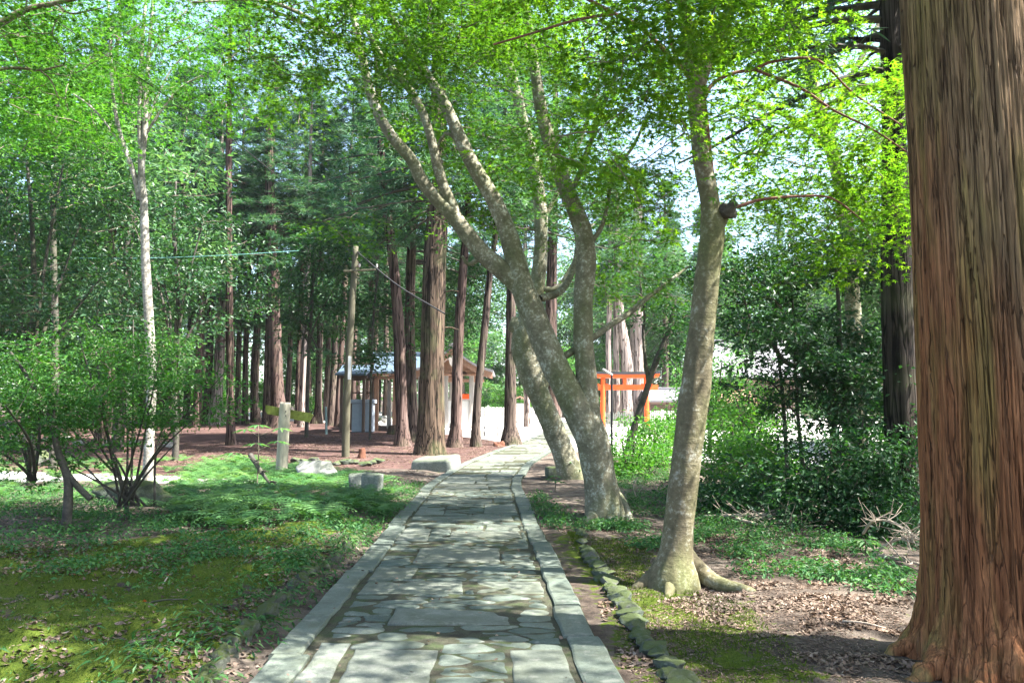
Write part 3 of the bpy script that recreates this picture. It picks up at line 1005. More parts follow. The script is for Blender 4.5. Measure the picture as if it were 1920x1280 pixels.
def flat_sprays(S, out, rng, n=60, L=.5, thick=.035, size=.055, kind='maple', jit=.28, droop=.18):
    """layered flat sprays, as maples carry their leaves"""
    k = len(S)
    o = out.copy(); o[:, 2] *= .25
    o /= np.linalg.norm(o, axis=1, keepdims=True) + 1e-9
    sd_ = np.cross(o, np.array([0, 0, 1.0])); sd_ /= np.linalg.norm(sd_, axis=1, keepdims=True) + 1e-9
    up = np.cross(sd_, o)
    sz = rng.uniform(.6, 1.35, k)
    u = rng.beta(1.3, 1.2, (k, n)) * 2 - .75
    v = rng.normal(size=(k, n)) * .36 * (1 - .25 * np.abs(u))
    w = rng.normal(size=(k, n)) * thick - droop * (u ** 2 + v ** 2) * L
    Pp = S[:, None, :] + (L * sz)[:, None, None] * (u[..., None] * o[:, None, :] + v[..., None] * sd_[:, None, :]) + w[..., None] * up[:, None, :]
    Nn = up[:, None, :] + rng.normal(size=(k, n, 3)) * jit + droop * (u[..., None] * o[:, None, :] + v[..., None] * sd_[:, None, :])
    yd = np.repeat((o[:, None, :] + .8 * v[..., None] * sd_[:, None, :]), 1, 1)
    Pp = Pp.reshape(-1, 3); Nn = Nn.reshape(-1, 3); yd = yd.reshape(-1, 3)
    s = size * rng.uniform(.5, 1.35, len(Pp))
    return leaves_geo(Pp, Nn, s, kind, rng, yd, .5)

def ball_sprays(S, out, rng, n=40, R=.28, size=.08, kind='oval', jit=.65, squash=.6):
    """rounder bunches of leaves, as evergreen broadleaves carry them"""
    k = len(S)
    g = rng.normal(size=(k, n, 3)) * np.array([1, 1, squash]) * .55
    Pp = S[:, None, :] + g * (R * rng.uniform(.7, 1.3, k))[:, None, None]
    Nn = np.array([0, 0, 1.0]) + rng.normal(size=(k, n, 3)) * jit + g * .3
    yd = g + .5 * out[:, None, :]
    Pp = Pp.reshape(-1, 3); Nn = Nn.reshape(-1, 3); yd = yd.reshape(-1, 3)
    s = size * rng.uniform(.6, 1.25, len(Pp))
    return leaves_geo(Pp, Nn, s, kind, rng, yd, .4)

def sample_blobs(blobs, n, rng):
    """blobs: (px, py, Y, rx_px, rz_px, rY) ellipsoids; points shared out by volume of their picture area"""
    w = np.array([b[3] * b[4] * (b[6] if len(b) > 6 else 1) for b in blobs], float)
    cnt = np.maximum(1, np.round(n * w / w.sum())).astype(int)
    out = []
    for b, c in zip(blobs, cnt):
        g = rng.normal(size=(c, 3)); g /= np.linalg.norm(g, axis=1, keepdims=True)
        g *= rng.random((c, 1)) ** .38
        ctr = P(b[0], b[1], b[2])
        s = b[2] / FPX
        pc = g * np.array([b[3] * s, b[5], b[4] * s])
        k = max(3, c // 5)
        if CLUMP > 0 and c > 8:
            q = pc[rng.integers(0, k, c)] + rng.normal(size=(c, 3)) * np.array([1, 1, .35]) * CLUMP * (b[2] / 10.0) ** .6
            keep = rng.random((c, 1)) < .3
            pc = np.where(keep, pc, q)
        out.append(ctr + pc)
    return np.vstack(out)

def limb_world(l, Y):
    """(px, py, width px[, Y]) -> points, radii"""
    pts = np.array([P(q[0], q[1], q[3] if len(q) > 3 else Y) for q in l])
    rad = np.array([q[2] * (q[3] if len(q) > 3 else Y) / FPX / 2 for q in l])
    return pts, rad

def tree(name, label, cat, Y, limbs, blobs=(), nspray=0, leaf=None, bark='maple_bark', leafmat='maple_leaf', group=None,
         roots=(), seed=0, sides=16, bump=.05, flute=0.0, twig=(.012, .004), branches=(), branch_mat=None, sink=True, flare=1.0, minz=None, extra=None, flare_n=5):
    """limbs: trunk first, its first point at the ground.  branches: thinner limbs, each a part of its own"""
    rng = np.random.default_rng(seed + 100)
    mb = MB()
    nodes = []
    base = None
    for k, l in enumerate(limbs):
        pts, rad = limb_world(l, Y)
        if k == 0:
            base = pts[0].copy()
            if sink:
                g = float(gz(base[0], base[1]))
                base[2] = g
                lo = pts[0].copy(); lo[2] = g - .25
                if pts[0][2] - g > .15:
                    pts = np.vstack([[base[0], base[1], g], pts]); rad = np.concatenate([[rad[0] * 1.12], rad])
                else:
                    pts[0][2] = g
                if flare > 1:
                    p1 = pts[0] + (pts[1] - pts[0]) * min(.5, .28 / max(np.linalg.norm(pts[1] - pts[0]), .3))
                    pts = np.vstack([pts[0], p1, pts[1:]]); rad = np.concatenate([[rad[0] * flare], [rad[0] * (1 + (flare - 1) * .3)], rad[1:]])
                pts = np.vstack([lo, pts]); rad = np.concatenate([[rad[0] * 1.15], rad])
        L = np.linalg.norm(np.diff(pts, axis=0), axis=1).sum()
        nc = int(np.clip(L / (rad.mean() * .8), 10, 90))
        V, Q = tube_geo(pts, rad, sides, nc, bump, seed + k * 3, 3.0 / max(rad.mean() * 4, .25), flute)
        n = len(V)
        mb.add(V, Q, [tuple(range(n - sides, n))])
        c = catmull(np.column_stack([pts, rad]), 40)
        ctr = c[12:, :3] if k == 0 else c[:, :3]
        nodes.append(ctr)
    for pts, rads in roots:
        mb.tube(pts, rads, 10, True, 14, .12, seed + 50, 4)
    root = thing(name, label, cat, base, 0, group)
    mb.build('trunk', M[bark], root, None, base, True)
    for l in branches:
        pts, rad = limb_world(l, Y)
        b = MB(); b.tube(pts, rad, 8, True, max(12, 4 * len(l)), .06, seed + 9, 8)
        b.build('branch', M[branch_mat or bark], root, None, base, True)
        nodes.append(catmull(np.column_stack([pts, rad]), 24)[:, :3])
    if nspray and blobs:
        nspray = int(nspray * DENS); leaf = dict(leaf); leaf['size'] *= LSIZE * (1.13 if leaf['kind'] in ('maple', 'star3') else 1)
        S = sample_blobs(blobs, nspray, rng)
        if minz is not None:
            S = S[S[:, 2] > minz]
        C, R, out = grow_twigs(np.vstack(nodes), S, rng, twig[0], twig[1])
        V, Q = tubes_batch(C - base, R, 4)
        tw = (V, Q)
        lf = dict(leaf); fn = {'flat': flat_sprays, 'ball': ball_sprays}[lf.pop('style')]
        V, F, rnd = fn(S - base, out, rng, **lf)
        link('crown', crown_mesh('crown', (V, F, rnd), tw, [M[leafmat], M['twig']]), root)
    return root

def Wd(px_w, Y): return px_w * Y / FPX

DENS, LSIZE, CLUMP = 1.15, 1.25, .34
# ---- the old cedar in the right foreground, with stringy bark and flared roots
def foreground_cedar():
    base = np.array([3.02, 5.0, 0.0])
    lean = -0.030
    nT = 560
    zs = np.concatenate([np.linspace(-.35, 1.1, 130), np.linspace(1.11, 4.9, 280), np.linspace(5.0, 17, 40)])
    th = np.linspace(0, 2 * np.pi, nT, endpoint=False)
    T, Z = np.meshgrid(th, zs)
    R0 = .415 - .012 * np.clip(Z, 0, 5) - .019 * np.clip(Z - 5, 0, 20)
    lob = (np.sin(T * 3 + .6) * .5 + np.sin(T * 5 + 2.0) * .4 + np.sin(T * 8 + 1) * .25)
    fl = np.exp(-np.clip(Z, -.35, 9) / .27)
    R = R0 + fl * (.09 + .085 * lob) + np.exp(-np.clip(Z, 0, 9) / .9) * .03 * (1 + np.sin(T * 5 + 2.0))
    cx, cy = np.cos(T), np.sin(T)
    # long furrows that wander slowly with height
    wob = .25 * fbm(cx * 1.5, cy * 1.5, Z * .5, 11, 2)
    f1 = fbm(np.cos(T + wob * .3) * 9, np.sin(T + wob * .3) * 9, Z * .36, 12, 4)
    f2 = fbm(np.cos(T + wob * .2) * 21, np.sin(T + wob * .2) * 21, Z * .9, 13, 3)
    furrow = -np.exp(-(f1 / .055) ** 2)
    furrow2 = -np.exp(-(f2 / .085) ** 2)
    f3 = fbm(cx * 40, cy * 40, Z * 2.5, 14, 2)
    rough = 1 + 1.6 * fl
    R = R + .024 * furrow + .011 * furrow2 + .013 * f1 + .006 * f2 * rough + .003 * f3 * rough + fl * (.05 * fbm(cx * 3.5, cy * 3.5, Z * 3.5, 15, 4) + .022 * fbm(cx * 9, cy * 9, Z * 9, 16, 3))
    X = base[0] + lean * Z * .35 + R * cx
    Yv = base[1] + R * cy
    V = np.column_stack([X.ravel(), Yv.ravel(), Z.ravel()]) - base
    n = len(zs)
    i = np.arange(n - 1)[:, None] * nT
    k = np.arange(nT)[None, :]
    k2 = (k + 1) % nT
    Q = np.stack([i + k, i + k2, i + nT + k2, i + nT + k], -1).reshape(-1, 4)
    m, nt = newmat('old_cedar_trunk')
    at = nd(nt, 'ShaderNodeAttribute', attribute_name='fur')
    sp = nd(nt, 'ShaderNodeSeparateColor'); nt.links.new(at.outputs['Color'], sp.inputs[0])
    v = coords(nt)
    n1 = noise(nt, coords(nt, (13, 13, .8)), 1.0, 6, .62, .4); n2 = noise(nt, coords(nt, (60, 60, 2.2)), 1.0, 4, .65, .3)
    nb = noise(nt, coords(nt, (3, 3, .7)), 1.0, 4, .6)
    red = ramp(nt, n1, [(.25, (.10, .036, .015)), (.5, (.20, .082, .034)), (.72, (.285, .13, .06))])
    grey = ramp(nt, n1, [(.25, (.085, .052, .026)), (.5, (.155, .100, .052)), (.75, (.22, .15, .084))])
    sx = nd(nt, 'ShaderNodeSeparateXYZ'); nt.links.new(v, sx.inputs[0])
    hz = nd(nt, 'ShaderNodeMapRange', {0: sx.outputs[2], 1: 1.0, 2: 3.8, 3: 0.0, 4: 1.0})
    ha = nd(nt, 'ShaderNodeMath', {0: hz.outputs[0], 1: nb}, operation='ADD')
    hx = nd(nt, 'ShaderNodeMath', {0: ha.outputs[0], 1: sx.outputs[0]}, operation='ADD')
    col = mix(nt, ramp(nt, hx.outputs[0], [(.45, 0.0), (1.0, 1.0)]), red, grey)
    ol = ramp(nt, noise(nt, coords(nt, (5, 5, .6)), 1.0, 3), [(.52, 0.0), (.68, .6)])
    col = mix(nt, ol, col, (.155, .125, .035))
    col = mix(nt, 1.0, col, ramp(nt, n2, [(.32, .48), (.5, .95), (.66, 1.35)]), 'MULTIPLY')
    n4 = noise(nt, coords(nt, (150, 150, 5)), 1.0, 3, .7)
    col = mix(nt, 1.0, col, ramp(nt, n4, [(.35, .72), (.6, 1.12)]), 'MULTIPLY')
    def vor(sx_, sz_, lo, hi):
        vo = nd(nt, 'ShaderNodeTexVoronoi', {'Scale': 1.0, 'Randomness': 1.0}, feature='DISTANCE_TO_EDGE')
        wv = nd(nt, 'ShaderNodeVectorMath', operation='ADD')
        nv = nd(nt, 'ShaderNodeTexNoise', {'Scale': 1.3, 'Detail': 3.0})
        nt.links.new(coords(nt, (sx_, sx_, sz_)), wv.inputs[0]); nt.links.new(coords(nt, (5, 5, 1.3)), nv.inputs['Vector']); nt.links.new(nv.outputs['Color'], wv.inputs[1])
        nt.links.new(wv.outputs[0], vo.inputs['Vector'])
        return ramp(nt, vo.outputs['Distance'], [(lo, 0.0), (hi, 1.0)])
    va, vb = vor(14, .34, .005, .028), vor(40, 1.3, .015, .09)
    vs = mix(nt, 1.0, va, mix(nt, .2, (1, 1, 1), vb), 'MULTIPLY')
    crack = nd(nt, 'ShaderNodeMath', {0: sp.outputs[0], 1: .3}, operation='MULTIPLY')
    col = mix(nt, crack.outputs[0], col, (.022, .012, .008))
    vf = nd(nt, 'ShaderNodeMapRange', {0: sx.outputs[2], 1: .1, 2: .8, 3: .5, 4: 1.0})
    vs = mix(nt, vf.outputs[0], (1, 1, 1), vs)
    vs2 = mix(nt, .35, vs, (1, 1, 1))
    col = mix(nt, vs2, (.03, .016, .009), col)
    gm = nd(nt, 'ShaderNodeMapRange', {0: sx.outputs[2], 1: .02, 2: .22, 3: .4, 4: 0.0})
    gmul = nd(nt, 'ShaderNodeMath', {0: gm.outputs[0], 1: ramp(nt, noise(nt, v, 5, 4), [(.45, 0.0), (.6, 1.0)])}, operation='MULTIPLY')
    col = mix(nt, gmul.outputs[0], col, (.13, .125, .05))
    finish(nt, col, .85, bump(nt, mix(nt, .6, mix(nt, .5, n1, n2), vs), 1.0, .02), .15)
    fc = np.clip(-furrow * 1.0 - furrow2 * .5, 0, 1).ravel()
    cols = np.column_stack([fc, fc, fc, np.ones_like(fc)])
    root = thing('old_cedar', 'massive old cedar with reddish stringy bark and flared roots at the right edge', 'tree', base)
    link('trunk', mesh_np('trunk', V, [Q], m, True, None, {'fur': cols}), root)
    # ropes of root bark around the foot
    rng = np.random.default_rng(5)
    for k, (a, ln, r) in enumerate([(3.35, 1.0, .12), (3.85, .8, .10), (4.25, .75, .13), (4.75, .8, .11), (5.3, .8, .1), (2.7, .8, .1), (2.0, .8, .1), (.6, .9, .12)]):
        d = np.array([math.cos(a), math.sin(a), 0])
        pts = [base + d * .26 + [0, 0, .75], base + d * .38 + [0, 0, .36], base + d * .45 + [0, 0, .12], base + d * (.46 + ln * .16) + [.05 * rng.normal(), .05 * rng.normal(), -.02], base + d * (.48 + ln * .34) + [.1 * rng.normal(), .1 * rng.normal(), -.16]]
        b = MB()
        V2, Q2 = tube_geo(pts, [r * .25, r * .5, r * .6, r * .5, r * .25], 24, 60, .25, 60 + k, 12, .3)
        b.add(V2, Q2)
        b.build('root', m, root, None, base, True)
    # the crown far above the frame
    S = []
    for q in range(66):
        z = rng.uniform(8.2, 17.5); rr = (18.5 - z) * .30 * rng.uniform(.3, 1)
        a = rng.uniform(0, 6.28)
        S.append((base[0] + rr * math.cos(a), base[1] + rr * math.sin(a), z))
    S = np.array(S)
    nodes = np.column_stack([np.full(60, base[0]), np.full(60, base[1]), np.linspace(6, 17, 60)])
    C, Rr, out = grow_twigs(nodes, S, rng, .05, .01)
    Vt, Qt = tubes_batch(C - base, Rr, 4)
    Vl, Fl, rl = ball_sprays(S - base, out, rng, 55, .85, .34, 'tuft', .5, .5)
    link('crown', crown_mesh('crown', (Vl, Fl, rl), (Vt, Qt), [M['needle'], M['twig']]), root)
foreground_cedar()

ML = dict(style='flat', n=56, L=.46, size=.066, kind='maple')
# ---- the straight maple right of the path
YR = G(1262, 1095)[1]
def rt(pts, Y=None):
    return [np.array([*G(a, b)[:2], float(gz(*G(a, b)[:2])) + c]) for a, b, c in pts]
tree('maple_tree', 'slender spotted maple with a burl and thin red stem, right of the path', 'tree', YR,
     [[(1262, 1095, 78), (1266, 1040, 62), (1274, 970, 56), (1283, 890, 56), (1292, 820, 56), (1303, 740, 55), (1312, 660, 52), (1320, 580, 50), (1330, 490, 46), (1336, 430, 46), (1330, 370, 36), (1316, 300, 33), (1308, 220, 31), (1303, 160, 31), (1296, 100, 27), (1286, 40, 25), (1274, -40, 24), (1262, -160, 20), (1250, -330, 12)],
      [(1306, 170, 28), (1332, 100, 25), (1356, 45, 23), (1388, -20, 22), (1420, -140, 18), (1440, -280, 10)],
      [(1340, 440, 26), (1352, 408, 26), (1362, 385, 20)]],
     blobs=[(1230, 60, 5.6, 130, 90, 1.3), (1180, 220, 6.3, 120, 90, 1.2, .45), (1130, 330, 6.6, 110, 60, 1.0, .4), (1450, 60, 7.5, 160, 90, 1.5), (1560, 190, 7.6, 130, 90, 1.4, .7), (1620, 330, 7.8, 90, 100, 1.2, .7), (1480, 330, 8.4, 150, 80, 1.3, .8),
            (1570, 440, 8.2, 110, 60, 1.2, .8), (1655, 150, 8.6, 60, 120, .8, .7), (1668, 380, 8.4, 60, 100, .8, .8), (1300, -320, 6.5, 620, 260, 2.8, .4), (1080, -140, 7.5, 260, 150, 2.2, .4), (1500, -500, 5.0, 600, 260, 2.5, .2)],
     nspray=710, leaf=ML, bark='maple_bark', leafmat='maple_leaf_yellow', seed=1, sides=56, bump=.07, flute=.05, flare=1.3,
     roots=[(rt([(1270, 1075, .30), (1300, 1085, .13), (1345, 1100, .05), (1400, 1108, .0), (1445, 1110, -.10)]), [.10, .095, .075, .045, .015]),
            (rt([(1255, 1080, .25), (1225, 1092, .08), (1195, 1096, .0), (1165, 1098, -.12)]), [.08, .075, .05, .012]),
            (rt([(1262, 1085, .25), (1256, 1102, .05), (1248, 1122, -.10)]), [.07, .055, .012])],
     branches=[[(1340, 425, 20), (1342, 395, 15), (1334, 330, 12), (1326, 250, 11), (1317, 185, 10), (1284, 135, 9), (1262, 92, 8), (1254, 30, 8), (1250, -40, 7)],
               [(1286, 138, 8), (1255, 105, 8, 6.8), (1205, 55, 8, 6.4), (1152, 26, 8, 6.1), (1095, -5, 7, 5.9), (1040, -40, 6, 5.6)],
               [(1152, 26, 7, 6.1), (1080, 38, 6, 6.0), (1000, 62, 5, 5.9), (925, 84, 4, 5.8)],
               [(1319, 190, 9), (1334, 160, 8), (1372, 138, 7), (1418, 130, 7), (1440, 118, 6), (1530, 112, 5), (1600, 175, 4, 7.6), (1690, 235, 3, 7.7)],
               [(1418, 132, 6), (1500, 165, 6), (1560, 205, 5), (1640, 245, 4), (1700, 285, 3)],
               [(1360, 392, 11), (1388, 386, 7), (1428, 374, 6), (1500, 368, 5), (1560, 372, 4), (1620, 415, 3)]],
     branch_mat='red_bark', twig=(.010, .003))
# the burl of dead wood belongs to that maple
mp = [o for o in bpy.data.objects if o.name.startswith('maple_tree')][0]
bu = MB()
rb = np.random.default_rng(4)
for k in range(7):
    a = P(1358 + rb.uniform(-6, 8), 400, YR - .05); b_ = P(1352 + k * 5 + rb.uniform(-3, 3), 378 + rb.uniform(-4, 8), YR - .12 + .04 * rb.normal())
    bu.tube([a, (a + b_) / 2, b_], [.07, .05, .02], 8, True, 8, .35, k, 16)
bu.build('burl', M['dark_bark'], mp, None, mp.location, True)

# ---- the big forked maple in the middle
YM = G(1130, 972)[1]
tree('maple_tree', 'big maple leaning left over the path, forked low into one upright and two sweeping limbs', 'tree', YM,
     [[(1134, 972, 66), (1128, 920, 60), (1120, 870, 60), (1108, 820, 64), (1088, 775, 60), (1064, 730, 55), (1042, 690, 52), (1022, 645, 50), (1004, 600, 48), (988, 560, 46), (974, 520, 42), (962, 470, 38), (946, 420, 34), (922, 368, 30), (896, 325, 28), (874, 285, 27), (852, 235, 24), (826, 180, 21), (790, 125, 18), (750, 60, 15, 11), (700, -20, 12, 10.4)],
      [(1118, 880, 40), (1112, 820, 42), (1104, 760, 40), (1098, 690, 38), (1093, 620, 36), (1095, 545, 37), (1099, 480, 37), (1090, 425, 34), (1068, 370, 31), (1048, 320, 29), (1030, 265, 26), (1014, 200, 24), (1003, 130, 22), (992, 60, 19), (982, -30, 16), (975, -160, 12)],
      [(984, 552, 34), (962, 525, 36), (934, 500, 36), (908, 478, 34), (876, 440, 31), (848, 402, 29), (820, 375, 26), (792, 340, 25), (768, 295, 23), (736, 258, 21), (710, 215, 20), (692, 165, 18), (680, 110, 16), (664, 40, 13), (640, -50, 10)],
      [(858, 415, 22), (850, 392, 23), (836, 360, 22), (822, 318, 20), (808, 260, 18), (790, 205, 16), (755, 150, 14), (715, 105, 12), (690, 60, 9)],
      [(905, 480, 12), (880, 495, 8), (866, 480, 5)],
      [(1012, 560, 14, 11.9), (1052, 545, 13, 12.3), (1076, 500, 11, 12.8), (1086, 440, 9, 13.2)]],
     blobs=[(700, 20, 8.8, 190, 80, 2.0, .8), (800, 70, 9.6, 150, 60, 1.6, .6), (600, 90, 9.0, 100, 60, 1.3, .6), (950, 60, 10.4, 170, 80, 1.8, .6), (930, 270, 13.2, 150, 70, 1.3, .45), (1110, 270, 10.5, 100, 80, 1.5, .5), (1180, 380, 12.0, 110, 90, 1.8, .8), (880, 370, 13.2, 120, 50, 1.0, .5),
            (1170, 170, 11.5, 130, 90, 1.8, .6), (760, 220, 13, 120, 60, 1.2, .4), (1200, 520, 13.5, 100, 50, 1.5, .5), (1100, 120, 12.5, 120, 90, 1.6, .5), (655, 425, 12.4, 60, 40, 1.0, .35), (560, 210, 11.0, 70, 50, 1.2, .4), (850, -190, 10.5, 520, 190, 3.2, .25)],
     nspray=790, leaf=dict(style='flat', n=60, L=.52, size=.066, kind='maple'), bark='maple_bark_mid', leafmat='maple_leaf', seed=2, sides=44, bump=.06, flute=.04, flare=1.15,
     roots=[(rt([(1140, 945, .3), (1160, 960, .12), (1178, 972, .03), (1200, 986, -.15)]), [.14, .13, .07, .02]),
            (rt([(1125, 960, .3), (1112, 974, .08), (1096, 985, -.15)]), [.14, .11, .03]),
            (rt([(1140, 960, .3), (1146, 975, .08), (1152, 988, -.15)]), [.13, .09, .03])],
     branches=[[(1058, 668, 14), (1110, 634, 13, 12.2), (1146, 608, 12, 12.6), (1178, 588, 11, 13), (1212, 560, 9, 13.4), (1246, 534, 7, 13.7), (1290, 500, 5, 14)],
               [(1062, 370, 12), (1085, 330, 10), (1110, 260, 9), (1150, 150, 8), (1190, 70, 6)],
               [(1095, 470, 12), (1130, 420, 8), (1150, 330, 7), (1190, 270, 6), (1215, 210, 4)],
               [(872, 285, 8), (840, 250, 7), (815, 280, 5)],
               [(680, 110, 11, 11.0), (620, 60, 9, 10.4), (540, 15, 8, 9.8), (470, 0, 6, 9.4), (360, 5, 4, 9)],
               [(640, 80, 8, 10.5), (560, 40, 7, 10), (480, 10, 5, 9.6)]],
     twig=(.013, .004))
# ---- the stubby maple behind it
YS = G(1068, 897)[1]
tree('maple_tree', 'crooked maple with a cut stub, standing behind the big leaning maple', 'tree', YS,
     [[(1074, 898, 48), (1056, 850, 42), (1036, 800, 40), (1014, 748, 42), (996, 700, 46), (984, 655, 47), (986, 615, 44), (998, 575, 34), (1008, 530, 29), (1014, 460, 27), (1012, 380, 25), (1000, 300, 23), (980, 225, 21), (962, 150, 20), (944, 80, 17), (930, -10, 14), (915, -120, 10)],
      [(990, 625, 36), (972, 612, 34), (956, 606, 28)],
      [(1014, 748, 22), (1020, 705, 20), (1010, 672, 16), (1000, 650, 10)]],
     blobs=[(1000, 160, 18, 180, 110, 3.0), (920, 330, 17.5, 130, 90, 2.4, .7), (1150, 470, 18, 110, 120, 2.4, .9), (1060, 330, 18, 120, 100, 2.4, .8), (930, -60, 17, 260, 90, 3, .5)],
     nspray=200, leaf=dict(style='flat', n=56, L=.75, size=.10, kind='star3'), bark='maple_bark_mid', leafmat='soft_leaf', seed=3, sides=28, bump=.08, flare=1.2,
     branches=[[(1010, 430, 10), (1060, 330, 8), (1110, 200, 7), (1140, 60, 5)], [(1012, 540, 12), (1045, 540, 11), (1078, 490, 9), (1110, 420, 7)]],
     twig=(.02, .006))
# ------------------------------------------------------------------ cedars of the grove
def cedar_crown_mesh(name, seed, H, z0, rmax, nb=150, tufts=22, size=.34, mat='needle', taper=1.0):
    """drooping sprays of needles on short branches around a straight axis; returns (crown mesh, branch mesh)"""
    rng = np.random.default_rng(seed)
    zz = z0 + (H - z0) * rng.random(nb) ** 1.15
    a = rng.uniform(0, 6.283, nb)
    L = rmax * (1.05 - .92 * ((zz - z0) / (H - z0)) ** taper) * rng.uniform(.5, 1.15, nb)
    d = np.stack([np.cos(a), np.sin(a), np.zeros(nb)], 1)
    t = np.linspace(0, 1, 6)
    C = np.zeros((nb, 6, 3))
    C[:, :, 0] = d[:, 0:1] * L[:, None] * t; C[:, :, 1] = d[:, 1:2] * L[:, None] * t
    C[:, :, 2] = zz[:, None] + L[:, None] * (.12 * t - .42 * t ** 2 + .16 * t ** 4)
    R = np.linspace(.045, .012, 6)[None, :] * (L / rmax + .3)[:, None]
    Vb, Qb = tubes_batch(C, R, 4)
    s = rng.uniform(.25, 1.02, (nb, tufts))
    k = np.minimum((s * 5).astype(int), 4); f = s * 5 - k
    bi = np.arange(nb)[:, None]
    Pp = C[bi, k] * (1 - f)[..., None] + C[bi, k + 1] * f[..., None]
    Pp = Pp + rng.normal(size=Pp.shape) * np.array([.16, .16, .09]) * (L / rmax + .5)[:, None, None]
    yd = d[:, None, :] * .8 + rng.normal(size=Pp.shape) * .55 + np.array([0, 0, -.35])
    Nn = np.array([0, 0, 1.0]) + rng.normal(size=Pp.shape) * .45
    Pp, yd, Nn = [q.reshape(-1, 3) for q in (Pp, yd, Nn)]
    V, F, rnd = leaves_geo(Pp, Nn, size * rng.uniform(.7, 1.3, len(Pp)), 'tuft', rng, yd, .3)
    return crown_mesh(name, (V, F, rnd), (Vb, Qb), [M[mat], M['dark_bark']])
CROWNS = [cedar_crown_mesh('cedar_crown', 10 + k, 12.0, 0.0, 3.4, 100, 19, .44) for k in range(3)]

def cedar(name, label, pts, base_py=None, bark='cedar', sides=14, crown=None, group=None, flare=1.35, seed=0, stubs=0, flute=.10, Y=None, bump=.03):
    """pts: (px, py, width px) from the ground upwards; the crown starts at height crown (m)"""
    g = G(pts[0][0], pts[0][1]) if Y is None else np.array([0, Y, 0])
    Y = g[1]
    pw = np.array([P(a, b, Y) for a, b, w in pts]); rad = np.array([w * Y / FPX / 2 for a, b, w in pts])
    base = pw[0].copy(); base[2] = float(gz(base[0], base[1])); pw[0] = base
    # carry the trunk on upwards beyond what the picture shows
    dv = pw[-1] - pw[-2]; dv = dv / np.linalg.norm(dv)
    top = 19 + (seed * 37 % 40) / 10.0
    h = pw[-1][2] - base[2]
    if h < top:
        dv = np.array([dv[0] * .5, dv[1] * .5, 1.0])
        pw = np.vstack([pw, pw[-1] + dv * (top - h) * .5, pw[-1] + dv * (top - h)])
        rad = np.concatenate([rad, [rad[-1] * .65, .03]])
    lo = base - np.array([0, 0, .25])
    p1 = base + (pw[1] - base) * min(.6, .35 / np.linalg.norm(pw[1] - base))
    pw = np.vstack([lo, base, p1, pw[1:]]); rad = np.concatenate([[rad[0] * flare * 1.15, rad[0] * flare, rad[0] * (1 + .35 * (flare - 1))], rad[1:]])
    rng = np.random.default_rng(seed)
    root = thing(name, label, 'tree', base, 0, group)
    mb = MB()
    V, Q = tube_geo(pw, rad, sides, 60, bump, seed, 2.0, flute)
    mb.add(V, Q)
    cc = catmull(np.column_stack([pw, rad]), 60)
    for s in range(stubs):
        k = rng.integers(10, 44)
        a = rng.uniform(0, 6.28); L = rng.uniform(.3, 1.1)
        p = cc[k, :3]; d = np.array([math.cos(a), math.sin(a), rng.uniform(-.2, .4)])
        mb.tube([p, p + d * (cc[k, 3] + L * .5), p + d * (cc[k, 3] + L) + [0, 0, -.1]], [.035, .025, .012], 5, True)
    mb.build('trunk', M[bark], root, None, base, True)
    if crown is not None:
        H = top - crown
        j = int(np.argmin(np.abs(cc[:, 2] - base[2] - crown)))
        tp = cc[-1, :3]; q = cc[j, :3]
        cm = CROWNS[seed % 3]
        ax = (tp - q)
        o = link('crown', cm, root, q - base)
        o.scale = (.85 + .3 * rng.random(), .85 + .3 * rng.random(), H / 12.0)
        o.rotation_euler = (-math.atan2(ax[1], ax[2]), math.atan2(ax[0], ax[2]), 0)
    return root

cedar('cedar_tree', 'thickest brown cedar trunk of the grove, just left of the path behind the tilted slab',
      [(806, 852, 52), (808, 790, 50), (809, 720, 47), (811, 640, 45), (813, 560, 44), (816, 480, 42), (819, 420, 40), (821, 300, 34), (822, 180, 29), (822, 60, 24)], bark='old_cedar', sides=40, crown=8, seed=3, stubs=9, flute=.07, flare=1.22)
cedar('cedar_tree', 'cedar bending left as it rises, left of the thickest trunk and before the shrine roof',
      [(754, 836, 27), (754, 790, 23), (752, 740, 22), (750, 680, 22), (748, 620, 21), (743, 550, 20), (736, 480, 18), (727, 410, 17), (716, 310, 15)], bark='cedar_red', sides=22, crown=9, seed=4, stubs=5)
cedar('cedar_tree', 'straight grey cedar close behind the cedar that bends left',
      [(775, 826, 23), (772, 760, 21), (770, 680, 20), (768, 600, 19), (770, 520, 18), (772, 440, 17), (772, 340, 15)], bark='cedar', sides=20, crown=8, seed=5, stubs=3)
cedar('cedar_tree', 'slim cedar leaning right, immediately right of the thickest trunk',
      [(853, 838, 25), (855, 800, 21), (857, 740, 20), (858, 680, 19), (861, 610, 18), (866, 540, 17), (871, 470, 15), (877, 380, 13)], bark='cedar_red', sides=20, crown=9, seed=6, stubs=5)
cedar('cedar_tree', 'thin cedar leaning strongly right with the right end of the gable roof behind it',
      [(893, 837, 18), (892, 800, 16), (895, 750, 15), (901, 690, 15), (907, 630, 14), (914, 560, 13), (921, 490, 11), (932, 410, 9)], bark='cedar', sides=18, crown=9, seed=7, stubs=3)
cedar('cedar_tree', 'upright dark cedar with a mossy foot beside the bend of the path',
      [(958, 834, 30), (957, 800, 24), (957, 750, 22), (957, 690, 20), (958, 620, 19), (958, 550, 17), (959, 470, 15)], bark='cedar', sides=22, crown=9, seed=8, stubs=4, flare=1.5)
cedar('cedar_tree', 'reddish cedar trunk rising behind the crotch of the big leaning maple',
      [(1040, 824, 28), (1037, 760, 25), (1034, 690, 24), (1033, 610, 22), (1034, 530, 20), (1037, 430, 18), (1040, 300, 15)], bark='cedar_red', sides=18, crown=10, seed=9, stubs=4)
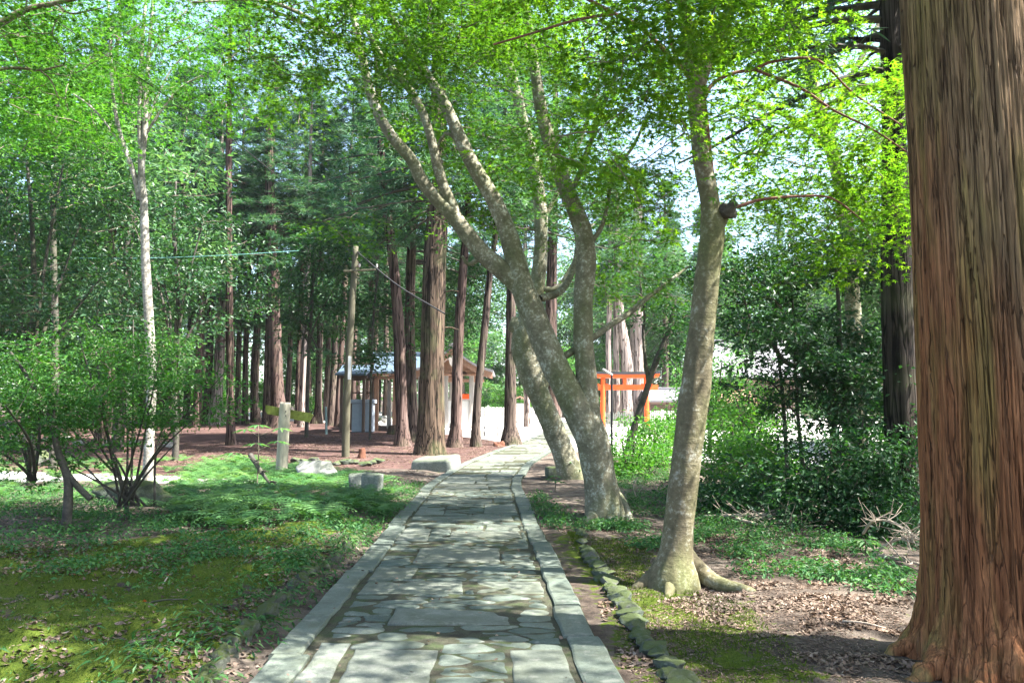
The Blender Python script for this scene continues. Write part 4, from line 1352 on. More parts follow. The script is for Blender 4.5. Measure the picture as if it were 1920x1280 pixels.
LEFT = [
 ('slim straight brown cedar standing alone in front of the reddish floor', [(433, 834, 16), (432, 760, 14), (431, 660, 14), (430, 540, 13), (429, 400, 12), (429, 260, 11), (431, 120, 9)], 'cedar_red', 11, 12),
 ('stout dark cedar directly behind the wooden signpost', [(524, 802, 34), (521, 750, 26), (518, 680, 23), (515, 600, 22), (513, 500, 20), (508, 400, 18), (504, 290, 16)], 'cedar_red', 8, 13),
 ('dark cedar pressed against the left side of the stout one behind the signpost', [(505, 798, 24), (504, 740, 19), (504, 680, 17), (506, 600, 15), (507, 520, 13)], 'cedar', 9, 14),
 ('dark leaning cedar left of the pair behind the signpost', [(480, 792, 18), (477, 740, 15), (477, 690, 14), (482, 620, 13), (486, 540, 12), (490, 470, 11)], 'cedar', 9, 15),
 ('narrow cedar just right of the signpost', [(558, 794, 11), (558, 740, 10), (560, 680, 9), (563, 600, 9), (566, 520, 8)], 'cedar_red', 9, 16),
 ('grey cedar with a forked foot, second trunk right of the signpost', [(568, 800, 17), (567, 740, 13), (571, 660, 12), (575, 560, 11), (578, 450, 10)], 'cedar_pale', 9, 17),
 ('dark cedar with a wide foot between the signpost and the utility pole', [(594, 794, 20), (597, 760, 14), (598, 700, 12), (600, 620, 11), (601, 540, 10)], 'cedar', 9, 18),
 ('slim brown cedar immediately left of the utility pole', [(634, 800, 14), (635, 740, 11), (640, 660, 10), (645, 560, 10), (652, 450, 9)], 'cedar_red', 9, 19),
 ('thin cedar immediately right of the utility pole', [(661, 795, 11), (663, 740, 10), (664, 660, 9), (668, 560, 9), (670, 480, 8)], 'cedar_red', 9, 20),
 ('broad pale barked cedar left of the slim lone one, half hidden by the azalea', [(404, 796, 30), (408, 740, 19), (412, 660, 18), (417, 560, 16), (418, 460, 15), (415, 340, 13)], 'cedar_pale', 9, 21),
 ('dark cedar behind the top of the azalea, left of the broad pale one', [(388, 796, 18), (391, 720, 14), (394, 640, 13), (395, 540, 12), (396, 430, 11)], 'cedar', 9, 22),
 ('reddish cedar seen through the right half of the azalea', [(330, 800, 17), (328, 720, 14), (326, 640, 13), (330, 560, 12), (333, 470, 11)], 'cedar_red', 8, 23),
 ('dark cedar between the pale slim tree and the big azalea', [(268, 796, 16), (264, 700, 14), (262, 600, 13), (260, 500, 12), (258, 400, 11)], 'cedar', 9, 24),
 ('dark cedar rising from the middle of the azalea', [(176, 800, 18), (178, 700, 15), (184, 600, 14), (186, 500, 13), (182, 400, 12)], 'cedar_red', 9, 25),
 ('cedar with reddish bark behind the camellia near the left edge', [(128, 800, 18), (128, 690, 15), (130, 580, 14), (132, 460, 13), (138, 340, 12)], 'cedar_red', 8, 26),
 ('cedar furthest left in the grove, seen over the bush at the edge', [(62, 802, 17), (64, 690, 15), (70, 580, 14), (74, 470, 12), (80, 330, 10)], 'cedar', 8, 27),
 ('distant cedar trunk above the left end of the shrine roof', [(705, 790, 10), (705, 700, 9), (705, 620, 9), (706, 540, 8)], 'cedar', 8, 28),
 ('distant cedar trunk above the middle of the shrine roof', [(726, 790, 11), (725, 700, 10), (724, 620, 9), (724, 540, 8)], 'cedar', 8, 29),
 ('thin dark cedar between the signpost trees and the lone slim one', [(447, 794, 12), (446, 720, 10), (448, 640, 10), (450, 540, 9), (452, 430, 8)], 'cedar', 9, 30),
]
for lab, pts, bark, cr, sd_ in LEFT:
    cedar('cedar_tree', lab, pts, bark=bark, crown=cr + 2.5, seed=sd_, stubs=4, sides=14)
FARR = [
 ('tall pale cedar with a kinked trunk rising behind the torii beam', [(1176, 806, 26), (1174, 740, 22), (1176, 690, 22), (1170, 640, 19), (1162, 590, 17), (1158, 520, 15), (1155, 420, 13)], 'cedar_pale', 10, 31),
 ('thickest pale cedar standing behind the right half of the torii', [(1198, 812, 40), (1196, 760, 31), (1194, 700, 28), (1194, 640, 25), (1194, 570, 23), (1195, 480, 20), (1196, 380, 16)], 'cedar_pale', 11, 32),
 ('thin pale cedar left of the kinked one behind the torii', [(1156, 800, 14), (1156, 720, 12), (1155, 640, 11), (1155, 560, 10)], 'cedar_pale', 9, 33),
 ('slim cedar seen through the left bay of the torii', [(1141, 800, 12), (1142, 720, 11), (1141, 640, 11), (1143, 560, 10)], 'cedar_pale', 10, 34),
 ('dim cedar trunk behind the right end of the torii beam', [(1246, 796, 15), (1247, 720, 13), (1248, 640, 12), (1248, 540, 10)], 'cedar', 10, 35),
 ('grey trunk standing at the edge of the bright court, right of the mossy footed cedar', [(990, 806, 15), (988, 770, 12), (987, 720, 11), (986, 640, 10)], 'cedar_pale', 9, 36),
]
for k, (lab, pts, bark, cr, sd_) in enumerate(FARR):
    cedar('cedar_tree', lab, pts, bark=bark, crown=cr, seed=sd_, stubs=3, sides=16, Y=(62 + 3 * (k % 3)) if k < 5 else None)

# the pale slim tree on the left, catching the sun
tree('slim_tree', 'pale slim forked tree rising above the azalea, its trunk bright in the sun', 'tree', 15.5,
     [[(285, 700, 17), (282, 640, 17), (277, 560, 17), (273, 490, 16), (271, 420, 15), (269, 370, 14), (265, 330, 13), (268, 285, 11), (272, 240, 11), (274, 180, 9), (278, 110, 8), (284, 40, 6), (288, -40, 5)],
      [(262, 375, 10), (252, 330, 10), (240, 295, 9), (228, 260, 8), (218, 220, 7), (212, 175, 6), (208, 120, 6), (206, 50, 5), (200, -30, 4)],
      [(264, 325, 10), (264, 280, 10), (262, 220, 9), (264, 150, 8), (268, 60, 7), (276, -20, 5)]],
     blobs=[(240, 60, 15, 170, 90, 2.2), (330, 150, 14.6, 120, 70, 1.8, .6), (120, 120, 14, 120, 90, 2, .8), (400, 60, 14, 120, 70, 2, .7), (150, 240, 14, 120, 60, 1.6, .5), (300, -90, 15, 300, 60, 2.4, .5)],
     nspray=360, leaf=dict(style='flat', n=50, L=.6, size=.085, kind='star3', jit=.4), bark='pale_bark', leafmat='bush_leaf', seed=11, sides=18, bump=.06, twig=(.014, .004),
     branches=[[(268, 262, 6), (290, 225, 5), (320, 185, 5), (345, 160, 4), (385, 138, 3)], [(240, 295, 5), (205, 240, 4), (170, 200, 4), (120, 165, 3)], [(273, 235, 5), (300, 170, 4), (330, 120, 3), (380, 80, 3)], [(278, 110, 5), (310, 60, 4), (350, 20, 3)]])
# the near tree whose boughs reach in over the top left corner
tree('maple_tree', 'maple off the left edge whose pale boughs reach into the top left corner', 'tree', 8.0,
     [[(-330, 1010, 60), (-310, 800, 52), (-280, 500, 46), (-230, 260, 40), (-150, 120, 30), (-60, 70, 20), (0, 44, 15), (50, 18, 12), (105, 6, 9), (180, -10, 7)],
      [(-280, 480, 30), (-180, 260, 22), (-80, 150, 14), (0, 130, 7), (40, 128, 6), (75, 132, 5), (120, 122, 3)]],
     blobs=[(40, 60, 7.6, 140, 80, 1.4, .8), (-150, -60, 8, 240, 160, 2.2, .5), (150, 10, 8, 160, 60, 1.4, .7), (60, 190, 9, 110, 60, 1.2, .5), (330, -60, 8.0, 200, 70, 1.6, .4)],
     nspray=150, leaf=dict(style='flat', n=52, L=.42, size=.06, kind='maple'), bark='maple_bark', leafmat='bush_leaf', seed=12, sides=18,
     branches=[[(105, 6, 5), (130, 25, 4), (160, 22, 3), (195, 14, 2)], [(75, 132, 4), (95, 150, 3), (110, 185, 2)]])

# ------------------------------------------------------------------ evergreen shrubs and small trees
BL = dict(style='ball', n=46, R=.34, size=.095, kind='oval')
def shrub_stems(base_px, tops, Y, w=8, seed=0, lean=.2, dY=.6, spread=6):
    """stems fanning from one foot to the given pixel tops"""
    rng = np.random.default_rng(seed)
    out = []
    for (tx, ty) in tops:
        bx = base_px[0] + rng.normal() * spread
        mx, my = bx + (tx - bx) * .42 + rng.normal() * 8, base_px[1] + (ty - base_px[1]) * .5
        y2 = Y + rng.normal() * dY
        out.append([(bx, base_px[1], w, Y), (mx, my, w * .75, (Y + y2) / 2), (tx, ty, w * .35, y2)])
    return out
tree('camellia_tree', 'dark glossy leaved camellia filling the left edge above the bushes', 'tree', 16.5,
     [[(60, 850, 14), (58, 700, 12), (64, 560, 10), (60, 420, 8), (50, 300, 5)]] + shrub_stems((64, 700), [(-40, 450), (150, 420), (190, 520), (10, 350), (120, 300)], 16.5, 8, 1),
     blobs=[(50, 420, 16.5, 130, 130, 1.8), (150, 350, 17, 120, 90, 1.7, .8), (60, 560, 15.8, 130, 100, 1.5), (180, 520, 16.2, 90, 90, 1.3), (-60, 480, 16, 110, 160, 1.6, .6)],
     nspray=200, leaf=BL, bark='dark_bark', leafmat='glossy_leaf', seed=21, sides=10, twig=(.014, .004))
tree('light_tree', 'light green broadleaf tree behind the camellia at the upper left', 'tree', 20,
     [[(100, 830, 13), (104, 640, 12), (100, 440, 11), (104, 260, 9), (110, 90, 6)]],
     blobs=[(90, 240, 20, 140, 90, 2.0), (40, 120, 20, 110, 90, 1.8), (190, 180, 21, 90, 80, 1.8, .7), (40, 330, 19, 80, 60, 1.5, .6)],
     nspray=290, leaf=dict(style='ball', n=42, R=.42, size=.12, kind='oval'), bark='dark_bark', leafmat='bush_leaf', seed=22, sides=10)
tree('camellia_tree', 'dark glossy broadleaf tree right of the pale slim trunk', 'tree', 24,
     [[(330, 810, 11), (326, 700, 10), (334, 560, 9), (326, 430, 7), (330, 340, 4)]] + shrub_stems((328, 680), [(380, 420), (290, 480), (400, 540), (250, 420)], 24, 6, 2),
     blobs=[(330, 440, 24, 110, 90, 2.2), (300, 540, 23.5, 90, 80, 2.0), (400, 500, 24.5, 80, 90, 2.0, .7), (230, 380, 25, 80, 90, 2.0, .8), (380, 600, 24.5, 70, 50, 1.5, .4)],
     nspray=150, leaf=dict(style='ball', n=44, R=.45, size=.13, kind='oval'), bark='dark_bark', leafmat='glossy_leaf', seed=23, sides=10)
tree('evergreen_tree', 'dark evergreen with drooping leaves between the lone slim cedar and the utility pole', 'tree', 36,
     [[(575, 800, 8), (578, 680, 7), (585, 560, 6), (590, 440, 4)]] + shrub_stems((578, 660), [(540, 520), (640, 520), (620, 420), (560, 600)], 36, 4, 3),
     blobs=[(590, 520, 36, 80, 80, 2.5), (640, 600, 37, 50, 50, 2), (550, 590, 36, 40, 50, 2, .7), (640, 460, 36, 60, 50, 2, .7), (470, 560, 38, 40, 60, 2, .6)],
     nspray=140, leaf=dict(style='ball', n=44, R=.6, size=.18, kind='oval'), bark='dark_bark', leafmat='shade_leaf', seed=24, sides=8)
tree('evergreen_tree', 'broadleaf tree with leafy boughs hanging before the shrine roof', 'tree', 35,
     [[(694, 806, 5), (696, 700, 5), (700, 600, 5), (710, 500, 4)]],
     blobs=[(712, 665, 34, 40, 40, 1.2, .9), (700, 560, 36, 60, 60, 2), (840, 610, 36, 60, 50, 2), (880, 560, 37, 50, 70, 2), (830, 500, 38, 50, 60, 2), (905, 500, 38, 50, 60, 2, .7), (790, 560, 38, 40, 60, 2, .7)],
     nspray=230, leaf=dict(style='ball', n=44, R=.55, size=.17, kind='oval'), bark='dark_bark', leafmat='shade_leaf', seed=25, sides=8)
# the big azalea
AZ = dict(style='ball', n=42, R=.20, size=.052, kind='oval', squash=.4)
yA = 11.6
tree('azalea_bush', 'big azalea bush with bare fanning stems left of the wooden signpost', 'bush', yA,
     [[(240, 952, 9), (226, 900, 8), (205, 830, 6), (190, 740, 5), (180, 660, 3)]] + shrub_stems((240, 948), [(70, 800), (110, 700), (150, 640), (250, 600), (300, 660), (340, 720), (390, 760), (420, 700), (60, 730), (280, 740), (330, 830), (160, 780), (100, 860), (230, 690)], yA, 5, 4, .2, .6, 22),
     blobs=[(210, 640, 11.6, 120, 50, 1.0), (120, 690, 11.4, 100, 70, 1.0), (310, 690, 11.6, 110, 60, 1.0), (230, 740, 11.2, 160, 70, 1.1), (380, 730, 11.5, 80, 60, .8), (90, 780, 11.2, 90, 60, .8), (320, 780, 11.2, 100, 40, .8, .7), (170, 830, 10.9, 120, 40, .8, .6), (410, 780, 11.4, 40, 40, .5, .5)],
     nspray=290, leaf=AZ, bark='dark_bark', leafmat='azalea_leaf', seed=31, sides=7, twig=(.007, .002))
tree('azalea_bush', 'loose leafy bush with dark arching stems at the left edge', 'bush', 10.2,
     [[(128, 905, 16), (110, 850, 13), (95, 790, 11), (60, 720, 8), (20, 660, 5)], [(170, 935, 12), (140, 905, 12), (118, 868, 9), (100, 800, 6), (110, 720, 4)]] + shrub_stems((60, 900), [(10, 760), (-30, 700), (60, 700), (-10, 840), (50, 820)], 10.2, 7, 6),
     blobs=[(30, 700, 10.2, 90, 60, .8), (60, 780, 10.0, 90, 60, .8), (-30, 800, 10.2, 60, 100, .8), (40, 860, 9.8, 80, 40, .7, .6), (110, 740, 10.4, 60, 60, .6, .6)],
     nspray=170, leaf=AZ, bark='dark_bark', leafmat='azalea_leaf', seed=32, sides=8, twig=(.007, .002))

# ---- right of the path: the shady thicket
SH = dict(style='ball', n=46, R=.28, size=.085, kind='oval', squash=.38)
tree('evergreen_tree', 'dark layered evergreen with crooked stems in the thicket right of the slender maple', 'tree', 13.2,
     [[(1572, 1000, 17), (1566, 900, 16), (1562, 800, 15), (1548, 745, 13), (1516, 700, 11), (1470, 676, 9), (1449, 646, 8), (1415, 616, 6), (1394, 558, 4)],
      [(1564, 800, 11), (1566, 745, 10), (1536, 690, 9), (1515, 648, 8), (1482, 610, 6), (1455, 560, 4)],
      [(1586, 960, 15), (1586, 860, 13), (1582, 735, 12), (1574, 640, 10), (1572, 565, 8), (1566, 500, 5)],
      [(1448, 646, 6), (1420, 625, 6), (1390, 622, 5), (1372, 632, 4), (1352, 640, 2)]],
     blobs=[(1420, 510, 13.2, 90, 40, 1.3), (1540, 490, 13.4, 110, 50, 1.4), (1640, 500, 13, 80, 60, 1.2), (1410, 640, 12.8, 80, 40, 1.0, .9), (1530, 620, 13, 110, 40, 1.2), (1640, 640, 12.6, 80, 60, 1.0), (1560, 730, 12.8, 90, 50, 1.1), (1500, 690, 13, 60, 30, .9), (1600, 790, 12.6, 100, 40, 1), (1640, 720, 12.4, 70, 50, .9), (1390, 570, 13.6, 60, 50, 1, .8)],
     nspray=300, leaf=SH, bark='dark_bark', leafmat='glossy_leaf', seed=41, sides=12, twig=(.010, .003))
tree('evergreen_tree', 'low dark evergreen shrub at the foot of the thicket, left of the dark conifer trunk', 'bush', 11.6,
     [[(1590, 1010, 18), (1588, 960, 16), (1580, 880, 12), (1570, 820, 8)]] + shrub_stems((1600, 1000), [(1500, 860), (1550, 820), (1640, 840), (1680, 800), (1480, 900), (1620, 780), (1700, 880)], 11.6, 6, 7),
     blobs=[(1560, 850, 11.6, 100, 50, .9), (1500, 910, 11.4, 90, 40, .8), (1640, 870, 11.2, 80, 60, .8), (1600, 930, 11, 110, 50, .8), (1690, 900, 10.8, 50, 90, .7), (1680, 790, 11.4, 60, 60, .8), (1540, 960, 11.2, 100, 30, .7)],
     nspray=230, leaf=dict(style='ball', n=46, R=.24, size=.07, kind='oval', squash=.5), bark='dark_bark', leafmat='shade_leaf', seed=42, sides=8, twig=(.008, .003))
for lab, pts, Y in (('thin dark sapling trunk in the thicket, nearer the slender maple', [(1476, 900, 8), (1473, 820, 8), (1467, 740, 7), (1461, 680, 6), (1452, 620, 5), (1462, 520, 4)], 14.0),
                    ('thin dark sapling trunk in the thicket, right beside its neighbour', [(1510, 920, 9), (1503, 850, 8), (1496, 780, 7), (1492, 700, 6), (1490, 620, 5), (1484, 540, 4)], 13.6)):
    tree('sapling_tree', lab, 'tree', Y, [pts, [(pts[2][0], pts[2][1], 4), (pts[2][0] - 25, pts[2][1] - 25, 3), (pts[2][0] - 60, pts[2][1] - 30, 2)]],
         blobs=[(pts[-1][0], pts[-1][1] + 20, Y, 60, 50, .8), (pts[2][0] - 40, pts[2][1] - 25, Y, 60, 30, .7)], nspray=40, leaf=dict(style='ball', n=36, R=.25, size=.07, kind='oval', squash=.4), bark='dark_bark', leafmat='shade_leaf', seed=int(Y * 10), sides=8)
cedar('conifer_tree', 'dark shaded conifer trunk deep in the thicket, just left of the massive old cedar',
      [(1697, 1110, 66), (1694, 1000, 60), (1691, 880, 58), (1688, 760, 57), (1685, 640, 57), (1682, 500, 54), (1678, 340, 48), (1674, 180, 42)], bark='cedar_shaded', sides=26, crown=6.5, seed=51, stubs=8, Y=11.2)
# backlit maple behind the thicket
tree('maple_tree', 'backlit maple with a bent mossy trunk behind the thicket, left of the massive cedar', 'tree', 16.5,
     [[(1612, 960, 34), (1608, 820, 32), (1602, 640, 30), (1594, 500, 28), (1584, 400, 26), (1572, 330, 25), (1552, 255, 25), (1530, 185, 23), (1510, 115, 21), (1488, 40, 18), (1464, -50, 14), (1440, -160, 8)],
      [(1560, 280, 16), (1520, 250, 13), (1470, 215, 10), (1400, 190, 7)], [(1556, 260, 14), (1590, 160, 12), (1640, 60, 9), (1680, -30, 6)]],
     blobs=[(1450, 60, 16, 150, 80, 2.4), (1600, 90, 16, 100, 80, 2.2, .7), (1420, 200, 15.5, 110, 60, 1.8, .7), (1630, 230, 15, 80, 70, 1.6, .7), (1480, 380, 15, 140, 60, 1.8, .9), (1600, 400, 14.5, 100, 60, 1.6), (1390, 440, 15, 80, 60, 1.5, .8), (1640, 450, 14, 60, 40, 1.2), (1500, -120, 16.5, 280, 110, 3, .5), (1760, 100, 15, 160, 200, 2, .5), (1760, 420, 14, 160, 120, 2, .4)],
     nspray=560, leaf=dict(style='flat', n=54, L=.6, size=.082, kind='star3'), bark='maple_bark_mid', leafmat='maple_leaf_yellow', seed=43, sides=20, twig=(.016, .005))
# the dark leaning tree before the torii
tree('leaning_tree', 'thin dark trunk leaning right across the torii, with a second stem', 'tree', 21.5,
     [[(1172, 872, 15), (1178, 842, 14), (1188, 805, 13), (1199, 770, 13), (1211, 735, 12), (1222, 700, 12), (1234, 668, 11), (1246, 640, 10), (1257, 605, 8), (1266, 560, 6)],
      [(1216, 722, 9), (1212, 690, 7), (1208, 655, 6), (1206, 620, 6), (1209, 590, 5), (1203, 555, 4), (1198, 500, 3)],
      [(1207, 632, 4), (1218, 618, 3), (1230, 606, 2)]],
     blobs=[(1270, 600, 21.5, 40, 40, 1), (1265, 660, 21, 34, 18, .8, .8), (1250, 530, 21.5, 70, 40, 1.2, .8)], nspray=60,
     leaf=dict(style='ball', n=40, R=.34, size=.11, kind='oval', squash=.5), bark='dark_bark', leafmat='shade_leaf', seed=44, sides=12, bump=.09)
# sunlit bushes right of the path
def bush(label, px, py, Y, rx, ry, n=70, seed=0, leafmat='bush_leaf', size=.075, cat='bush', name='leafy_bush', R=.26):
    g = G(px, py)
    tree(name, label, cat, Y, [[(px, py + ry, 7), (px + 2, py, 5), (px + 4, py - ry * .8, 3)]] + shrub_stems((px, py + ry), [(px - rx * .7, py - ry * .3), (px + rx * .7, py - ry * .3), (px - rx * .3, py - ry * .8), (px + rx * .4, py - ry * .7)], Y, 5, seed, .2, .4),
         blobs=[(px, py, Y, rx, ry, max(.6, rx * Y / FPX * .8))], nspray=n, leaf=dict(style='ball', n=40, R=R, size=size, kind='oval', squash=.55), bark='dark_bark', leafmat=leafmat, seed=seed, sides=6, twig=(.008, .003))
bush('bright sunlit bush beside the base of the thin lamp post', 1185, 858, 20, 60, 40, 90, 61)
bush('bright green bush between the slender maple and the leaning dark trunk', 1225, 830, 23, 55, 45, 90, 62, size=.085)
bush('sunlit bush just right of the slender maple trunk', 1370, 850, 18, 60, 70, 120, 63, size=.08)
bush('yellowish bush at the left edge of the dark thicket', 1430, 880, 15.5, 70, 60, 120, 64)
bush('tall pale green bush beyond the slender maple', 1400, 790, 24, 70, 60, 110, 65, size=.10, R=.34)
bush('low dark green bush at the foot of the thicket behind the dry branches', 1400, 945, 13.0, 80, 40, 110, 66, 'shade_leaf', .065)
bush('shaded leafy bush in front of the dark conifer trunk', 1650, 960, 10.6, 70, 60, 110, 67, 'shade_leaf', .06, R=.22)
bush('feathery pale bush above the bright court right of the torii', 1330, 720, 30, 60, 60, 90, 68, 'soft_leaf', .13, R=.45)
bush('small bush growing at the right foot of the torii', 1262, 800, 33, 40, 26, 50, 69, 'bush_leaf', .12, R=.4)
# ------------------------------------------------------------------ background wood
def bg_broadleaf(name, seed, H, rx, rz, n, size, leafmat, trunk=.14):
    rng = np.random.default_rng(seed)
    root = bpy.data.objects.new(name, None); COL.objects.link(root)
    mb = MB(); pts = [(0, 0, -.3), (.1, 0, H * .35), (-.1, .1, H * .65), (.05, 0, H * .9)]
    mb.tube(pts, [trunk * 1.2, trunk, trunk * .7, trunk * .3], 8, True, 16, .06, seed)
    nodes = [catmull(np.array(pts), 30)[10:]]
    for k in range(6):
        a = rng.uniform(0, 6.28); z = H * rng.uniform(.3, .6)
        e = np.array([math.cos(a) * rx * .7, math.sin(a) * rx * .7, z + rz * .5])
        b = [np.array([0, 0, z]), np.array([0, 0, z]) * .5 + e * .5 + [0, 0, -.2], e]
        mb.tube(b, [trunk * .32, trunk * .2, trunk * .08], 6, True, 10, .05, k)
        nodes.append(catmull(np.array(b), 16))
    mb.build('trunk', M['dark_bark'], root, None, None, True)
    # clumps: an uneven outline with gaps between the boughs
    nc = max(7, n // 12)
    cl = rng.normal(size=(nc, 3)); cl /= np.linalg.norm(cl, axis=1, keepdims=True); cl *= rng.uniform(.35, 1.0, (nc, 1))
    cl = cl * [rx, rx, rz] + [0, 0, H - rz]
    S = cl[rng.integers(0, nc, n)] + rng.normal(size=(n, 3)) * [rx * .17, rx * .17, rz * .10]
    S[:, 2] = np.maximum(S[:, 2], .15)
    C, R, out = grow_twigs(np.vstack(nodes), S, rng, .03, .008)
    V, Q = tubes_batch(C, R, 3)
    tw = (V, Q)
    V, F, rnd = ball_sprays(S, out, rng, 34, rx * .17 + .12, size, 'oval', .6, .5)
    link('crown', crown_mesh('crown', (V, F, rnd), tw, [M[leafmat], M['twig']]), root)
    return root
def bg_cedar(name, seed, H, z0, rmax, bark, r=.3):
    root = bpy.data.objects.new(name, None); COL.objects.link(root)
    rng = np.random.default_rng(seed)
    mb = MB()
    pts = np.array([(0, 0, -.3), (0, 0, 0), (.02, 0, .5), (.15 * rng.normal(), .1, H * .3), (.2 * rng.normal(), 0, H * .6), (0, 0, H)])
    mb.tube(pts, [r * 1.5, r * 1.4, r * 1.08, r * .85, r * .55, .03], 12, True, 40, .03, seed, 2)
    mb.build('trunk', M[bark], root, None, None, True)
    cm = cedar_crown_mesh('bg_cedar_crown', seed + 70, H, z0, rmax * 1.25, 115, 17, .52, 'needle')
    link('crown', cm, root)
    return root
protoC = [bg_cedar('cedar_tree', 201, 21, 7.5, 2.5, 'cedar', .24), bg_cedar('cedar_tree', 202, 23, 9.5, 2.7, 'cedar_red', .27), bg_cedar('cedar_tree', 203, 19, 5.0, 2.9, 'cedar', .22)]
protoB = [bg_broadleaf('broadleaf_tree', 211, 8.5, 3.0, 3.4, 170, .30, 'far_leaf'), bg_broadleaf('broadleaf_tree', 212, 6.5, 2.6, 2.7, 150, .27, 'soft_leaf'), bg_broadleaf('broadleaf_tree', 213, 10.5, 3.4, 4.2, 190, .32, 'far_leaf')]
protoS = [bg_broadleaf('background_bush', 221, 2.6, 1.6, 1.2, 90, .18, 'bush_leaf', .04), bg_broadleaf('background_bush', 222, 1.9, 1.5, .9, 80, .17, 'soft_leaf', .04)]
used = {}
def place(protos, k, x, y, rz, s, label, cat, group):
    p = protos[k % len(protos)]
    z = float(gbase(x, y))
    if p.name not in used:
        used[p.name] = 1
        p.location = (x, y, z); p.rotation_euler = (0, 0, rz); p.scale = (s, s, s)
        o = p
    else:
        o = dup(p, (x, y, z), rz, s)
    tag(o, label, cat, group)
    return o
rb = np.random.default_rng(77)
for k, (px, Y) in enumerate([(352, 52), (372, 46), (462, 50), (540, 56), (580, 60), (612, 57), (622, 48), (690, 56), (648, 62), (220, 44), (300, 48), (98, 40), (154, 46), (742, 60), (868, 64)]):
    x = P(px, 700, Y)[0]
    place(protoC, k, x, Y, rb.uniform(0, 6.28), rb.uniform(.8, 1.0), 'slender cedar trunk standing among the middle rows of the grove', 'tree', 'slender cedars in the middle rows of the grove')
# cedars of the far grove, behind the shrine and the court
spots = []
def free(x, y, d):
    return all((x - a) ** 2 + (y - b) ** 2 > d * d for a, b in spots)
def scatter(n, xr, yr, d, ok=lambda x, y: True):
    out = []; t = 0
    while len(out) < n and t < 4000:
        t += 1
        x, y = rb.uniform(*xr), rb.uniform(*yr)
        if free(x, y, d) and ok(x, y):
            spots.append((x, y)); out.append((x, y))
    return out
for k, (x, y) in enumerate(scatter(26, (-44, -4), (66, 104), 4.2)):
    place(protoC, k, x, y, rb.uniform(0, 6.28), rb.uniform(.85, 1.15), 'tall cedar of the far grove beyond the shrine buildings', 'tree', 'cedars of the far left grove')
for k, (x, y) in enumerate(scatter(30, (0, 60), (80, 118), 4.2)):
    place(protoC, k + 1, x, y, rb.uniform(0, 6.28), rb.uniform(.9, 1.25), 'tall cedar of the far wood beyond the bright court', 'tree', 'cedars of the far wood behind the torii')
for k, (x, y) in enumerate(scatter(12, (-40, -9), (30, 60), 4.4, lambda x, y: x < -.36 * y)):
    place(protoC, k + 2, x, y, rb.uniform(0, 6.28), rb.uniform(.8, 1.05), 'cedar deep in the dense left part of the grove behind the camellia', 'tree', 'cedars of the dense left grove')
for k, (x, y) in enumerate(scatter(26, (-46, 46), (66, 108), 3.2)):
    place(protoB, k, x, y, rb.uniform(0, 6.28), rb.uniform(.85, 1.3), 'pale green broadleaf tree in the sunlit background beyond the court and the grove', 'tree', 'broadleaf trees of the background')
for k, (x, y) in enumerate(scatter(6, (-36, -10), (30, 60), 4.0, lambda x, y: x < -.40 * y)):
    place(protoB, k + 1, x, y, rb.uniform(0, 6.28), rb.uniform(.7, 1.0), 'broadleaf tree under the cedars deep in the left grove', 'tree', 'broadleaf trees in the left grove')
for k, (x, y) in enumerate(scatter(34, (-40, 40), (57, 82), 1.8, lambda x, y: not (0 < x < 16 and y < 72))):
    place(protoS, k, x, y, rb.uniform(0, 6.28), rb.uniform(.8, 1.4), 'sunlit bush at the far edge of the clearing behind the shrine and the court', 'bush', 'sunlit background bushes')
for k, (x, y) in enumerate(scatter(9, (13, 40), (22, 60), 4.5, lambda x, y: x > .40 * y + 2 and not (x < 24 and 40 < y))):
    place(protoB, k + 2, x, y, rb.uniform(0, 6.28), rb.uniform(.8, 1.1), 'broadleaf tree beyond the thicket on the right', 'tree', 'broadleaf trees beyond the right thicket')
protoT = [bg_broadleaf('tall_tree', 231, 14.5, 4.2, 6.0, 330, .30, 'far_leaf', .2), bg_broadleaf('tall_tree', 232, 12.5, 3.8, 5.2, 300, .28, 'soft_leaf', .18)]
for k, (x, y) in enumerate(scatter(4, (-28, -12), (26, 46), 4.6, lambda x, y: -.72 * y < x < -.46 * y)):
    place(protoT, k, x, y, rb.uniform(0, 6.28), rb.uniform(.85, 1.1), 'tall leafy tree among the cedars deep in the left grove', 'tree', 'tall leafy trees of the left grove')
for k, (x, y) in enumerate(scatter(9, (-36, -4), (64, 80), 4.4)):
    place(protoT, k, x, y, rb.uniform(0, 6.28), rb.uniform(1.0, 1.35), 'tall leafy tree behind the shrine roofs and the grove trunks', 'tree', 'tall leafy trees behind the shrine')
for k, (x, y) in enumerate([(12.4, 23.5), (15.5, 29.0), (18.5, 24.0)]):
    place(protoT, k, x, y, rb.uniform(0, 6.28), rb.uniform(.85, 1.05), 'tall leafy tree beyond the thicket left of the massive cedar', 'tree', 'tall leafy trees beyond the thicket')
for k, (x, y) in enumerate(scatter(12, (2, 50), (74, 92), 4.0)):
    place(protoT, k, x, y, rb.uniform(0, 6.28), rb.uniform(1.1, 1.5), 'tall leafy tree at the far side of the bright court', 'tree', 'tall leafy trees beyond the court')
# the far wood that closes the view, read as one mass
def far_wood():
    rng = np.random.default_rng(9)
    n = 2600
    x = rng.uniform(-150, 150, n); y = 128 + 40 * rng.random(n); z = gbase(x, y) + rng.uniform(0, 24, n)
    S = np.column_stack([x, y, z])
    V, F, rnd = ball_sprays(S, np.zeros_like(S), rng, 26, 2.0, .9, 'oval', .7, .7)
    tag(link('far_wood', mesh_np('far_wood', V, [F], M['far_leaf'], False, rnd)), kind='stuff')
far_wood()
